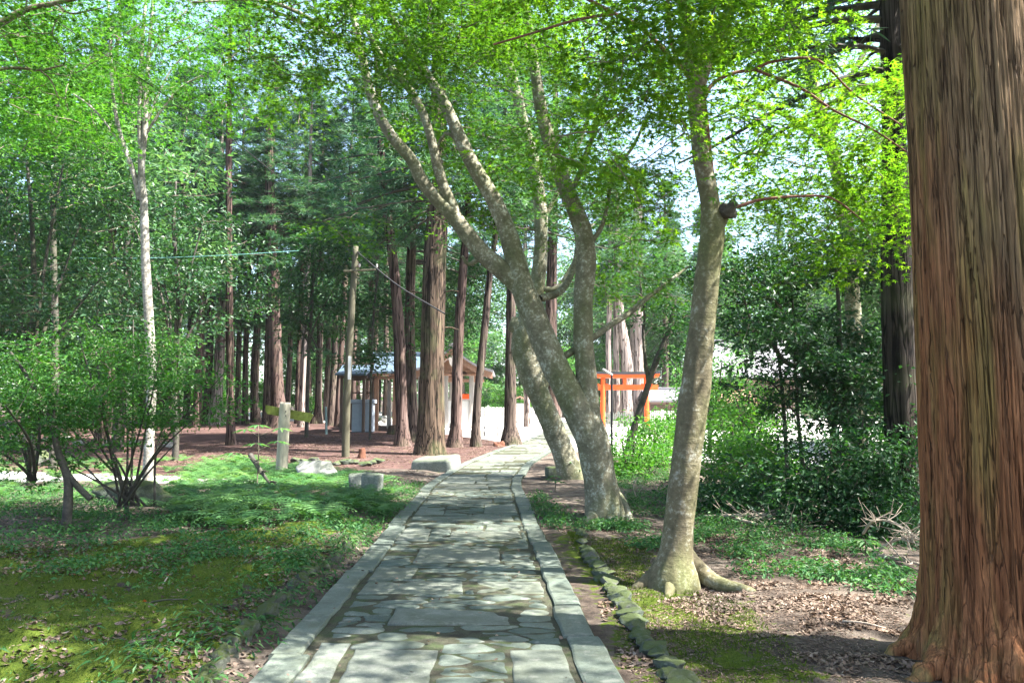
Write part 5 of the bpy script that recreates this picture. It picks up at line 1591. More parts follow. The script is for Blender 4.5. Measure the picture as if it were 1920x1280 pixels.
# maples added right of the frame, nearly all unseen, to shade the path
def shade_maple(label, x, y, h, rx, n, seed, lm='maple_leaf'):
    base = np.array([x, y, float(gz(x, y))])
    rng = np.random.default_rng(seed)
    root = thing('maple_tree', label, 'tree', base)
    mb = MB(); nodes = []
    tr = np.array([(0, 0, -.3), (.1, 0, h * .25), (-.1, .2, h * .5), (0, 0, h * .85)])
    mb.tube(tr, [.26, .2, .15, .05], 14, True, 30, .06, seed); nodes.append(catmull(tr, 30)[12:])
    for k in range(7):
        a = k * .9 + rng.uniform(-.3, .3); z = h * rng.uniform(.35, .55)
        e = np.array([math.cos(a) * rx * .8, math.sin(a) * rx * .8, z + h * .22])
        b = np.array([[0, 0, z], e * .5 + [0, 0, z * .42], e]); mb.tube(b, [.11, .07, .03], 8, True, 14, .06, k); nodes.append(catmull(b, 20))
    mb.build('trunk', M['maple_bark'], root, None, None, True)
    g = rng.normal(size=(n, 3)); g /= np.linalg.norm(g, axis=1, keepdims=True); g *= rng.random((n, 1)) ** .4
    S = g * [rx, rx, h * .26] + [0, 0, h * .74]
    S = np.where(rng.random((n, 1)) < .25, S, S[rng.integers(0, n // 7, n)] + rng.normal(size=(n, 3)) * [.42, .42, .22])
    C, R, out = grow_twigs(np.vstack(nodes), S, rng, .02, .005)
    V, Q = tubes_batch(C, R, 3)
    tw = (V, Q)
    V, F, rnd = flat_sprays(S, out, rng, 50, .75, .05, .155, 'star3')
    link('crown', crown_mesh('crown', (V, F, rnd), tw, [M[lm], M['twig']]), root)
shade_maple('unseen maple added outside the right edge so its crown shades the nearest paving', 7.6, 1.8, 11.5, 2.8, 320, 301)
shade_maple('unseen maple added outside the right edge to shade the path, level with the slender maple', 9.6, 8.6, 12.5, 3.6, 190, 302)
shade_maple('added shade maple in the slope right of the thicket, mostly outside the right edge', 10.5, 14.6, 12.5, 3.6, 200, 303)
shade_maple('unseen maple added right of and behind the viewpoint to shade the near paving', 7.0, -2.0, 10.5, 3.4, 240, 304)

# thin air between the trees
hz = MB(); hz.box((0, 62, 27), (420, 300, 62))
ho = hz.build('haze', None); tag(ho, kind='stuff')
hm, hn = newmat('haze_air')
pv = nd(hn, 'ShaderNodeVolumePrincipled', {'Color': (.93, .97, 1.0, 1), 'Density': HAZE, 'Anisotropy': .3})
hout = nd(hn, 'ShaderNodeOutputMaterial'); hn.links.new(pv.outputs[0], hout.inputs['Volume'])
ho.data.materials.append(hm)

# ------------------------------------------------------------------ ground cover and litter
def ferns():
    rng = np.random.default_rng(15)
    def plants(poly, n):
        lo, hi = poly.min(0), poly.max(0); out = []
        while len(out) < n:
            p = rng.uniform(lo, hi)
            if in_poly(np.array([p[0]]), np.array([p[1]]), poly)[0] and abs(p[0] - float(path_x(p[1]))) > PATH_HALF + .25: out.append(p)
        return out
    Z1 = px_poly([(430, 860), (560, 880), (690, 900), (760, 950), (720, 990), (600, 1000), (480, 1005), (330, 985), (300, 930), (380, 880)])
    Z2 = px_poly([(-100, 860), (420, 862), (400, 900), (320, 960), (-100, 960)])
    pts = [(p, 1.25) for p in plants(Z1, 320)] + [(p, .9) for p in plants(Z2, 170)]
    V, F, rn = [], [], []; n0 = 0
    for p, s in pts:
        g = float(gz(p[0], p[1]))
        for f in range(rng.integers(5, 8)):
            a = rng.uniform(0, 6.28); L = rng.uniform(.28, .55) * s
            d = np.array([math.cos(a), math.sin(a), 0]); sdv = np.array([-d[1], d[0], 0])
            K = 11; r = rng.random()
            t = np.linspace(.12, 1, K)
            c = np.array([p[0], p[1], g])[None] + d * (L * t)[:, None] + np.array([0, 0, 1]) * (L * (.95 * t - .75 * t ** 2) + rng.uniform(0, .05))[:, None]
            w = L * .30 * np.sin(np.pi * np.clip(t * .92 + .08, 0, 1)) ** .7 * (1.05 - t * .75)
            for j in range(K - 1):
                st = c[min(j + 1, K - 1)] - c[j]
                for q in (-1, 1):
                    e = c[j] + sdv * q * w[j] + st * .7 + [0, 0, -.15 * w[j]]
                    V += [c[j] - st * .08, c[j] + st * .62, e]; F.append((n0, n0 + 1, n0 + 2)); rn.append(r); n0 += 3
    tag(link('ferns', mesh_np('ferns', np.array(V), [np.array(F)], M['fern'], False, np.array(rn))), kind='stuff')
ferns()
def clump_points(poly, n, rng, margin=.12, clump=None, patch=.6, thr=.0, seed=3):
    lo, hi = poly.min(0), poly.max(0); out = np.zeros((0, 2))
    for _ in range(60):
        p = rng.uniform(lo, hi, (n * 2, 2))
        # even density in the picture rather than on the ground
        ok = in_poly(p[:, 0], p[:, 1], poly) & (np.abs(p[:, 0] - path_x(p[:, 1])) > PATH_HALF + margin)
        ok &= fbm(p[:, 0] / patch, p[:, 1] / patch, 0, seed, 3) > thr
        out = np.vstack([out, p[ok]])
        if len(out) >= n: break
    return out[:n]
def weeds(name, zones, mat, kind, size, hgt, per, seed):
    rng = np.random.default_rng(seed)
    PT = np.vstack([clump_points(px_poly(z) if not isinstance(z, np.ndarray) else z, n, rng, m, None, pt, th, seed) for z, n, m, pt, th in zones])
    n = len(PT)
    z = gz(PT[:, 0], PT[:, 1])
    s = rng.uniform(.6, 1.3, n)
    c = np.column_stack([PT, z])
    o = rng.normal(size=(n, per, 3)) * np.array([.07, .07, 0]) * s[:, None, None]
    Pp = c[:, None, :] + o
    Pp[..., 2] += (rng.uniform(.15, 1.0, (n, per)) * hgt * s[:, None])
    Nn = np.array([0, 0, 1.0]) + rng.normal(size=Pp.shape) * .35 + o * 4
    V, F, rnd = leaves_geo(Pp.reshape(-1, 3), Nn.reshape(-1, 3), size * rng.uniform(.6, 1.3, n * per), kind, rng, (o + rng.normal(size=o.shape) * .02).reshape(-1, 3) * 10, .4)
    tag(link(name, mesh_np(name, V, [F], M[mat], False, rnd)), kind='stuff')
weeds('ground_cover', [
    ([(-60, 900), (420, 930), (600, 985), (740, 960), (745, 985), (640, 1040), (420, 1030), (330, 1040), (160, 1020), (-60, 1030)], 2400, .1, .7, -.15),
    ([(0, 1030), (400, 1030), (640, 1030), (560, 1100), (300, 1100), (0, 1100)], 350, .1, .5, .15),
    ([(1010, 930), (1090, 985), (1110, 1000), (1000, 985), (985, 945)], 260, .06, .4, -.1),
    ([(1090, 985), (1240, 985), (1330, 1010), (1240, 1040), (1110, 1010)], 420, .06, .5, -.05),
    ([(1320, 970), (1480, 985), (1640, 1040), (1740, 1110), (1700, 1120), (1500, 1060), (1380, 1050), (1310, 1010)], 700, .06, .35, .06),
    ([(1360, 1040), (1500, 1060), (1700, 1110), (1690, 1130), (1500, 1110), (1380, 1080)], 260, .06, .5, .1),
    ([(1140, 870), (1240, 880), (1420, 960), (1330, 980), (1180, 970)], 1200, .06, .8, -.3)], 'weed', 'oval', .052, .13, 7, 17)
weeds('path_side_weeds', [
    (np.array([(-2.2, 4), (-1.5, 4), (-1.9, 17), (-2.6, 17)]), 800, .02, .35, -.15),
    (np.array([(-2.5, 9), (-1.75, 9), (-1.9, 18), (-3.6, 18)]), 700, .04, .5, -.2),
    (np.array([(-6, 3), (-2, 3), (-2.2, 9), (-7, 9)]), 120, .1, .35, .3)], 'weed', 'lance', .06, .09, 7, 18)
weeds('moss_sprouts', [
    (np.array([(-5, 3.2), (-1.8, 3.2), (-2.0, 8.5), (-7, 8.5)]), 500, .3, .4, .1)], 'weed', 'lance', .035, .035, 6, 19)
def moss_fuzz():
    rng = np.random.default_rng(29)
    PT = np.vstack([clump_points(z, n, rng, .3, None, 1.0, -3, 2) for z, n in ((np.array([(-5, 3.2), (-1.75, 3.2), (-2.1, 9), (-6.5, 9)]), 36000), (MOSS_R2, 9000), (MOSS_R1, 4000))])
    keep = mound(PT[:, 0], PT[:, 1]) > .42
    PT = PT[keep | (PT[:, 0] > 0)]
    c = np.column_stack([PT, gz(PT[:, 0], PT[:, 1])])
    Nn = rng.normal(size=c.shape) + [0, 0, .3]
    V, F, rnd = leaves_geo(c, Nn, .026 * rng.uniform(.5, 1.4, len(c)), 'lance', rng, np.array([0, 0, 1.0]) + rng.normal(size=c.shape) * .5, .1)
    tag(link('moss', mesh_np('moss', V, [F], M['moss_blade'], False, rnd)), kind='stuff')
moss_fuzz()
def litter(name, zones, mat, size, seed, lift=.006, kind='dead', jit=.35):
    rng = np.random.default_rng(seed)
    PT = np.vstack([clump_points(px_poly(z) if not isinstance(z, np.ndarray) else z, n, rng, m, None, pt, th, seed) for z, n, m, pt, th in zones])
    c = np.column_stack([PT, gz(PT[:, 0], PT[:, 1]) + lift])
    on = np.abs(c[:, 0] - path_x(c[:, 1])) < PATH_HALF
    c[on, 2] += .06
    Nn = np.array([0, 0, 1.0]) + rng.normal(size=c.shape) * jit
    V, F, rnd = leaves_geo(c, Nn, size * rng.uniform(.55, 1.35, len(c)), kind, rng)
    tag(link(name, mesh_np(name, V, [F], M[mat], False, rnd)), kind='stuff')
litter('leaf_litter', [
    (np.array([(-5, 3), (-1.5, 3), (-1.9, 9), (-7, 9)]), 7500, .03, .38, .05),
    (np.array([(-5, 3), (-1.5, 3), (-1.9, 9), (-7, 9)]), 500, .03, 3, -2),
    (np.array([(-7, 8), (-1.8, 8), (-2.4, 12.5), (-9, 12.5)]), 3200, .05, .6, -.2),
    (np.array([(-2.0, 3.5), (-1.4, 3.5), (-1.75, 12), (-2.4, 12)]), 700, .0, .5, -.3),
    ([(1230, 1130), (1420, 1090), (1700, 1130), (1720, 1290), (1500, 1290), (1400, 1180)], 3000, .05, .5, -.05),
    ([(1300, 1000), (1500, 1010), (1720, 1100), (1700, 1180), (1500, 1180), (1300, 1090)], 4600, .05, .5, -.25),
    ([(1000, 940), (1200, 980), (1260, 1100), (1140, 1100)], 800, .04, .5, -.1),
    ([(1120, 1130), (1180, 1130), (1300, 1290), (1180, 1290)], 350, .03, .4, 0),
    (np.array([(-6, 15), (-2, 15), (1, 30), (-14, 34)]), 900, .1, 1.2, -.3)], 'dead_leaf', .043, 23)
litter('cedar_litter', [(np.array([(-7, 19), (-1.5, 17.5), (0.5, 24), (1.5, 31), (-3, 40), (-12, 40), (-12, 24)]), 15000, .0, .9, -.35)], 'dead_leaf', .085, 28, .012, 'lance', .25)
litter('needle_litter', [
    (np.array([(-5, 3), (-1.5, 3), (-1.9, 9), (-7, 9)]), 5000, .0, .4, -.3),
    (np.array([(-7, 8), (-1.8, 8), (-2.4, 12.5), (-9, 12.5)]), 3000, .05, .6, -.5),
    ([(1130, 1120), (1420, 1080), (1700, 1130), (1720, 1290), (1200, 1290)], 9000, .0, .5, -.35),
    ([(1000, 940), (1200, 980), (1500, 1010), (1720, 1100), (1700, 1180), (1300, 1110), (1140, 1100)], 9000, .0, .5, -.5)], 'dead_leaf', .035, 27, .004, 'lance', .2)
litter('path_leaves', [(np.array([(-1.4, 3.5), (.6, 3.5), (.1, 16), (-1.8, 16)]), 170, -3, 3, -2)], 'dead_leaf', .032, 24)
litter('red_leaves', [(np.array([(-4, 3.5), (-1.6, 3.5), (-2.2, 8), (-5, 8)]), 9, .2, 3, -2)], 'red_leaf', .06, 25)
# ------------------------------------------------------------------ built things
# the wooden signpost, seen from behind
def signpost():
    b = px_at(527, 893)
    Y = b[1]
    sc = Y / FPX
    root = thing('signpost', 'weathered round wooden signpost with one mossy plank, seen from behind', 'signpost', b)
    top = P(535, 754, Y) - b
    m = MB(); m.tube([(0, 0, -.2), top * .5, top * .985, top], np.array([22, 21, 20, 18.5]) * sc / 2, 20, True, 24, .03, 3, 5)
    m.build('post', M['wood_post'], root, None, None, True)
    c0, c1 = P(493, 766, Y) - b, P(583, 784, Y) - b
    mid = (c0 + c1) / 2 + np.array([0, 11 * sc + .02, 0])
    L = np.linalg.norm(c1 - c0)
    pl = MB()
    h = 17 * sc
    an = math.atan2(c1[2] - c0[2], c1[0] - c0[0])
    hl = L / 2
    poly = [(-hl, h * .42), (-hl + .02, -h * .2), (-hl + .09, -h * .5), (hl - .05, -h * .5), (hl, h * .35), (hl - .03, h * .5)]
    ca, sa = math.cos(an), math.sin(an)
    pl.prism([(ca * x - sa * z + mid[0], sa * x + ca * z + mid[2]) for x, z in poly], mid[1] - .018, mid[1] + .018)
    pl.build('plank', M['moss_wood'], root)
    bt = MB()
    for dz in (.05, -.05): bt.box((mid[0] + .01, mid[1] - 22 * sc - .012, mid[2] + dz), (.02, .03, .03), bev=.004)
    bt.build('bolt', M['black_metal'], root)
signpost()
# utility pole with its crossarm, lamp bracket and cables
def utility_pole():
    b = px_at(648, 856)
    Y = b[1]; sc = Y / FPX
    root = thing('utility_pole', 'mossy wooden utility pole with a pale crossarm carrying black cables', 'pole', b)
    m = MB(); m.tube([(0, 0, -.3), P(650, 760, Y) - b, P(656, 640, Y) - b, P(662, 540, Y) - b, P(667, 462, Y) - b], np.array([15, 14, 13, 12, 11]) * sc / 2, 16, True, 30, .02, 4, 3)
    m.build('pole', M['pole_wood'], root, None, None, True)
    c = MB(); p0, p1 = P(646, 510, Y) - b, P(706, 507, Y) - b
    c.box((p0 + p1) / 2 + np.array([0, -9 * sc, 0]), (p1[0] - p0[0], .07, .06), ry=-.05, bev=.008)
    c.build('crossarm', M['pole_wood'], root)
    for px in (676, 708):
        k = MB(); q = P(px, 503, Y) - b; k.tube([q + [0, -9 * sc, .0], q + [0, -9 * sc, .07], q + [0, -9 * sc, .12]], [.025, .035, .02], 8)
        k.build('insulator', M['grey_wood'], root)
    tg = MB(); q = P(657, 690, Y) - b; tg.box(q + np.array([0, -8.2 * sc, 0]), (.10, .012, .75), bev=.003)
    tg.build('marker_plate', M['lamp_grey'], root)
    cb = MB(); a0 = P(667, 470, Y); a1 = P(834, 588, Y - 3)
    cb.tube([a0, (a0 + a1) / 2 + [0, 0, -.15], a1], [.022] * 3, 6, False, 16)
    tag(cb.build('black_cable', M['cable'], None, None, None, True), 'black cable slanting from the utility pole down past the thickest cedar', 'cable')
utility_pole()
cb = MB()
q = [P(-40, -60, 11), P(150, 70, 12.5), P(300, 172, 14), P(420, 250, 16), P(520, 330, 19)]
cb.tube(q, [.008, .009, .010, .011, .012], 6, False, 40)
tag(cb.build('black_cable', M['cable'], None, None, None, True), 'thin black cable running down from the top left corner through the treetops', 'cable')
cb = MB()
cb.tube([P(148, 484, 17), P(270, 484, 17), P(430, 478, 17.5), P(560, 470, 18)], [.0045] * 4, 6, False, 24)
tag(cb.build('teal_rope', M['rope_teal'], None, None, None, True), 'teal rope stretched level between the trees behind the pale slim trunk', 'rope')
# a teal pipe and a cut stump on the cedar floor
b = px_at(612, 814); m = MB(); q = P(611, 762, b[1]) - b
m.tube([(0, 0, -.1), q * .5, q], [.055, .055, .05], 10, True, 12)
tag(m.build('marker_stake', M['teal_pipe'], None, b, None, True), 'grey green stake standing in the reddish floor left of the utility pole', 'stake')
def stump(label, px, py, w, h, mat, seed):
    b = px_at(px, py); sc = b[1] / FPX
    m = MB(); r = w * sc / 2; H = h * sc
    m.tube([(0, 0, -.08), (0, 0, .03), (.02, 0, H * .6), (.0, .0, H)], [r * 1.35, r * 1.2, r, r * .9], 18, True, 14, .16, seed, 6, )
    tag(m.build('tree_stump', M[mat], None, b, None, True), label, 'stump')
stump('small reddish broken stump on the cedar floor right of the utility pole', 678, 858, 12, 18, 'rust_stump', 3)
stump('low weathered stump at the left foot of the left bending cedar', 735, 814, 17, 17, 'old_cedar', 5)
stump('reddish root stump on the ground beside the mossy footed cedar', 936, 836, 18, 7, 'rust_stump', 7)
# thin dark lamp post with a pale lamp head
def lamp_post():
    b = px_at(1147, 858); b = np.array([P(1147, 846, 20)[0], 20.0, float(gz(P(1147, 846, 20)[0], 20.0))]); Y = 20.0; sc = Y / FPX
    root = thing('lamp_post', 'thin black lamp post with a pale tilted lamp head before the torii', 'lamp post', b)
    m = MB(); top = P(1147, 704, Y) - b
    m.tube([(0, 0, -.2), (0, 0, .4), top], [.035, .03, .028], 10, True, 10); m.box((0, 0, .02), (.16, .16, .04), bev=.01)
    m.build('pole', M['black_metal'], root, None, None, False)
    h = MB(); q = P(1139, 699, Y) - b
    h.box(q + np.array([0, 0, .02]), (.30, .12, .05), ry=.55, bev=.015)
    h.build('lamp_head', M['lamp_grey'], root)
lamp_post()
# torii
def torii():
    gl, gr = G(1130, 812), G(1211, 812)
    Y = 47.0
    b = onland(P(1171, 800, Y)[0], Y); sc = Y / FPX
    root = thing('torii_gate', 'vermilion torii gate with a black capped top beam in the bright court', 'gate', b)
    X = lambda px: P(px, 700, Y)[0] - b[0]
    Zp = lambda py: P(1171, py, Y)[2] - b[2]
    for px in (1129, 1212):
        m = MB(); m.tube([(X(px), 0, -.1), (X(px), 0, .5), (X(px) + (.04 if px < 1171 else -.04), 0, Zp(722)), (X(px) + (.05 if px < 1171 else -.05), 0, Zp(708))], [.155, .15, .135, .13], 20, True, 16)
        pl = m.build('pillar', M['orange'], root, None, None, True)
        s = MB(); s.tube([(X(px), 0, -.1), (X(px), 0, .22)], [.19, .18], 20, True); s.build('pillar_base', M['black_paint'], pl)
    x0, x1 = X(1106), X(1236)
    def beam(name, za, zb, th, xa, xb, mat, rise=.06, cut=.05):
        m = MB(); n = 16; V = []
        for k in range(n + 1):
            u = -1 + 2 * k / n; x = (xa + xb) / 2 + (xb - xa) / 2 * u
            up = rise * abs(u) ** 3
            sh = cut * u * (1 if k in (0, n) else 0)
            V += [(x - sh, -th / 2, za + up), (x - sh, th / 2, za + up), (x + sh, th / 2, zb + up), (x + sh, -th / 2, zb + up)]
        i = np.arange(n)[:, None] * 4; kk = np.arange(4)[None, :]
        Q = np.stack([i + kk, i + (kk + 1) % 4, i + 4 + (kk + 1) % 4, i + 4 + kk], -1).reshape(-1, 4)
        m.add(V, Q, [(3, 2, 1, 0)], [tuple(range(4 * n, 4 * n + 4))])
        m.build(name, M[mat], root)
    beam('cap_beam', Zp(702), Zp(697), .46, x0 - .02, x1 + .05, 'black_paint')
    beam('top_beam', Zp(709), Zp(702) - .003, .36, x0 + .06, x1 - .03, 'orange')
    beam('tie_beam', Zp(731), Zp(721), .16, X(1112), X(1233), 'orange', 0, 0)
    m = MB(); m.box((X(1171), 0, (Zp(721) + Zp(709)) / 2), (.2, .14, Zp(709) - Zp(721) - .006), bev=.01); m.build('centre_strut', M['orange'], root)
    for px in (1129, 1212):
        for s in (-1, 1):
            m = MB(); m.box((X(px) + s * .25, 0, Zp(720)), (.16, .13, .06), bev=.008); m.build('wedge', M['orange'], root)
torii()
# shrine hall with its front gable, its side wing and water pavilion
def gable_front(mb, mats, cx, y0, y1, hw, ze, za, th, curve=.12):
    """curved gable roof, ridge along y; returns profile points"""
    pr = []
    for k in range(-8, 9):
        u = k / 8.0
        z = ze + (za - ze) * (1 - abs(u)) ** (1.0) - curve * math.sin(math.pi * abs(u)) * (za - ze)
        pr.append((cx + hw * u, z))
    top = pr; bot = [(x, z - th) for x, z in reversed(pr)]
    mb.prism(top + bot, y0, y1)
    return pr
def strip_prism(mb, pr, th, y0, y1):
    V = []; n = len(pr)
    for yy in (y0, y1):
        V += [(x, yy, z) for x, z in pr] + [(x, yy, z - th) for x, z in pr]
    Q = []
    for k in range(n - 1):
        Q += [(k, k + 1, n + k + 1, n + k), (2 * n + k + 1, 2 * n + k, 3 * n + k, 3 * n + k + 1), (k + 1, k, 2 * n + k, 2 * n + k + 1), (n + k, n + k + 1, 3 * n + k + 1, 3 * n + k)]
    Q += [(0, n, 3 * n, 2 * n), (n - 1, 2 * n - 1 + 0, 4 * n - 1, 3 * n - 1)]
    mb.add(V, Q)
def shrine():
    Y = 42.0
    b = onland(P(850, 800, Y)[0], Y); sc = Y / FPX
    root = thing('shrine_hall', 'open shrine hall with curved front gable and blue grey side roof, behind the cedars', 'building', b)
    X = lambda px: P(px, 700, Y)[0] - b[0]
    Zp = lambda py: P(850, py, Y)[2] - b[2]
    gx, hw = X(848), X(925) - X(848)
    def prof(hw, ze, za, sag):
        return [(gx + hw * k / 10, ze + (za - ze) * (1 - abs(k) / 10) - sag * math.sin(math.pi * abs(k) / 10)) for k in range(-10, 11)]
    pr = prof(hw, Zp(694), Zp(650), .22)
    m = MB(); strip_prism(m, pr, .12, -.5, 5.0); rf = m.build('front_roof', M['roof_grey'], root)
    r = MB(); r.box((gx, 2.2, Zp(650) + .06), (.34, 5.5, .22), bev=.04); r.build('ridge', M['roof_grey'], rf)
    pb = [(x, z - .125) for x, z in prof(hw * .985, Zp(694), Zp(650), .22)]
    m = MB(); strip_prism(m, pb, .34, -.42, -.30); m.build('bargeboard', M['shrine_wood'], root)
    m = MB(); pz = prof(hw * .82, Zp(694) + .1, Zp(656), .18)
    m.prism([(x, z - .3) for x, z in pz] + [(gx + hw * .8, Zp(696)), (gx - hw * .8, Zp(696))], .0, .06); m.build('gable_wall', M['shrine_wood'], root)
    m = MB(); q = [(gx, Zp(668)), (gx + .16, Zp(674)), (gx + .10, Zp(683)), (gx, Zp(688)), (gx - .10, Zp(683)), (gx - .16, Zp(674))]
    m.prism(q, -.50, -.43); m.build('gable_pendant', M['grey_wood'], root)
    zb = Zp(698)
    for px in (788, 836, 884):
        for yy in (.1, 4.0):
            m = MB(); m.box((X(px), yy, zb / 2), (.24, .24, zb), bev=.02); p = m.build('post', M['grey_wood'], root)
            k = MB(); k.box((X(px), yy, zb - .10), (.46, .40, .14), bev=.02); k.box((X(px), yy, zb + .06), (.62, .3, .16), bev=.02); k.build('bracket', M['shrine_wood'], p)
    for py in (701, 713):
        m = MB(); m.box((gx, .1, Zp(py)), (hw * 1.55, .16, .16), bev=.01); m.build('beam', M['shrine_wood'], root)
    # white panels between the front posts and the dais behind them
    for a, c in ((X(836), X(884)),):
        m = MB(); m.box(((a + c) / 2, .1, Zp(772)), (c - a - .26, .08, Zp(752) - Zp(794)), bev=.01); pn = m.build('panel', M['plaster'], root)
        k = MB(); k.box(((a + c) / 2, .08, Zp(751) + .05), (c - a - .25, .18, .09), bev=.01); k.build('rail', M['grey_wood'], pn)
    m = MB(); m.box((X(812), 2.0, Zp(775)), (1.2, .1, Zp(752) - Zp(800)), bev=.01); m.build('panel', M['plaster'], root)
    m = MB(); m.box((gx, 2.0, .12), (hw * 2.05, 5.4, .36), bev=.03); m.build('podium', M['stone_white'], root)
    m = MB(); m.box((X(868), 3.6, Zp(740)), (.5, .3, .3), bev=.02); m.build('offering_shelf', M['orange'], root)
    # side wing: the ridge runs across the view
    wx0, wx1 = X(684), X(800)
    n = 10; V = []
    yr, ye = 3.0, -.2
    for sgn in (-1, 1):
        for k in range(n + 1):
            u = k / n
            yy = yr + sgn * (yr - ye) * u
            zz = Zp(658) + (Zp(696) - Zp(658)) * u - .14 * math.sin(math.pi * u)
            fx = .42 * u - .02
            V += [(wx0 + fx * 0.9, yy, zz), (wx1, yy, zz), (wx0 + fx * 0.9, yy, zz - .12), (wx1, yy, zz - .12)]
    Q = []
    for s in range(2):
        o = s * (n + 1) * 4
        for k in range(n):
            a = o + k * 4
            Q += [(a, a + 1, a + 5, a + 4), (a + 2, a + 6, a + 7, a + 3), (a, a + 4, a + 6, a + 2)]
        a = o + n * 4; Q.append((a, a + 1, a + 3, a + 2))
    m = MB(); m.add(V, Q); wr = m.build('wing_roof', M['roof_blue'], root)
    r = MB(); r.box(((wx0 + wx1) / 2 - .05, yr, Zp(657) + .03), (wx1 - wx0 + .2, .3, .22), bev=.03); r.build('ridge', M['roof_blue'], wr)
    m = MB(); m.box(((wx0 + wx1) / 2 + .25, -.05, Zp(699) - .03), (wx1 - wx0 - .45, .14, .14), bev=.01); m.build('fascia', M['shrine_wood'], root)
    m = MB(); m.box(((wx0 + wx1) / 2 + .3, .5, Zp(707)), (wx1 - wx0 - .6, .18, .16), bev=.01); m.build('beam', M['shrine_wood'], root)
    for px in (703, 712, 738, 788):
        m = MB(); m.box((X(px), .6 if px != 712 else 3.4, Zp(707) / 2), (.22, .22, Zp(707)), bev=.02); p = m.build('post', M['shrine_wood'] if px != 712 else M['grey_wood'], root)
        if px != 712:
            k = MB(); k.box((X(px), .6, Zp(703)), (.5, .3, .14), bev=.02); k.build('bracket', M['shrine_wood'], p)
    m = MB(); m.prism([(yr - (yr - ye) * .82, Zp(697)), (yr, Zp(664)), (yr + (yr - ye) * .82, Zp(697))], wx0 + .35, wx0 + .42, 0); m.build('gable_wall', M['shrine_wood'], root)
shrine()
def water_pavilion():
    Y = 40.0
    b = onland(P(664, 800, Y)[0], Y)
    X = lambda px: P(px, 700, Y)[0] - b[0]
    Zp = lambda py: P(664, py, Y)[2] - b[2]
    root = thing('water_pavilion', 'small open pavilion with a blue roof over the stone basin, left end of the shrine', 'pavilion', b)
    m = MB(); V = []; n = 8
    x0, x1 = X(630), X(688); yr, ye = 1.6, -.3
    for sgn in (-1, 1):
        for k in range(n + 1):
            u = k / n; yy = yr + sgn * (yr - ye) * u; zz = Zp(679) + (Zp(701) - Zp(679)) * u - .08 * math.sin(math.pi * u)
            V += [(x0, yy, zz), (x1, yy, zz), (x0, yy, zz - .08), (x1, yy, zz - .08)]
    Q = []
    for s in range(2):
        o = s * (n + 1) * 4
        for k in range(n):
            a = o + k * 4; Q += [(a, a + 1, a + 5, a + 4), (a + 2, a + 6, a + 7, a + 3), (a, a + 4, a + 6, a + 2), (a + 1, a + 3, a + 7, a + 5)]
        a = o + n * 4; Q.append((a, a + 1, a + 3, a + 2))
    m.add(V, Q); rf = m.build('roof', M['roof_blue'], root)
    r = MB(); r.box(((x0 + x1) / 2, yr, Zp(678)), (x1 - x0 + .1, .22, .14), bev=.02); r.build('ridge', M['dark_wood'], rf)
    for px in (638, 680):
        for yy in (.4, 2.8):
            m = MB(); m.box((X(px), yy, Zp(702) / 2), (.14, .14, Zp(702)), bev=.012); m.build('post', M['dark_wood'], root)
    for yy in (.4, 2.8):
        m = MB(); m.box(((X(638) + X(680)) / 2, yy, Zp(706)), (X(686) - X(632), .12, .14), bev=.01); m.build('beam', M['dark_wood'], root)
    m = MB(); m.box(((X(638) + X(680)) / 2, 2.8, Zp(733)), (X(680) - X(638), .07, .08), bev=.01); m.build('rail', M['dark_wood'], root)
    b2 = onland(P(675, 780, Y)[0], Y + .9)
    s = thing('stone_basin', 'grey blue stone basin block standing under the small pavilion', 'basin', b2)
    top = P(675, 746, Y + .9)[2] - b2[2]; w = (692 - 648) * (Y + .9) / FPX
    m = MB(); m.box((0, 0, top * .42), (w * .86, .8, top * .84), bev=.03); m.build('base', M['basin'], s)
    m = MB(); hw = w / 2; zt = top * .84
    m.box((0, 0, zt + .1), (w, .95, .20), bev=.025); m.build('rim', M['basin'], s)
water_pavilion()
# pale fence across the back of the court
def fence(name, label, x0, x1, y, h, n, mat, gap=.45, rails=(.25, .85), y1=None, round_top=False):
    y1 = y if y1 is None else y1
    b = onland((x0 + x1) / 2, (y + y1) / 2)
    root = thing(name, label, 'fence', b)
    L = math.hypot(x1 - x0, y1 - y); an = math.atan2(y1 - y, x1 - x0)
    root.rotation_euler = (0, 0, an)
    sp = L / n
    m = MB()
    for k in range(n):
        x = -L / 2 + sp * (k + .5)
        m.box((x, 0, h * .5), (sp * (1 - gap), .06, h), bev=.012)
    m.build('pickets', M[mat], root)
    for r in rails:
        k = MB(); k.box((0, .05, h * r), (L, .05, .09), bev=.008); k.build('rail', M[mat], root)
    for k in range(5):
        p = MB(); p.box((-L / 2 + L * k / 4, .05 + .09, h * .55), (.14, .14, h * 1.12), bev=.015); p.build('post', M[mat], root)
fence('stone_fence', 'white stone fence along the back of the bright court, left of the mossy footed cedar', P(800, 780, 58)[0], P(1030, 780, 58)[0], 58, 1.25, 34, 'stone_white', .22)
fence('picket_fence', 'white picket fence to the right of the torii', P(1214, 780, 52)[0], P(1330, 780, 52)[0], 52, 1.1, 30, 'stone_white', .5)
fence('picket_fence', 'pale picket fence in front of the far right buildings', P(1330, 780, 54)[0], P(1500, 780, 54)[0], 54, 1.2, 36, 'stone_white', .5)
fence('stone_railing', 'low grey stone railing seen through the torii', P(1134, 790, 53)[0], P(1186, 790, 53)[0], 53, .95, 14, 'granite', .5)
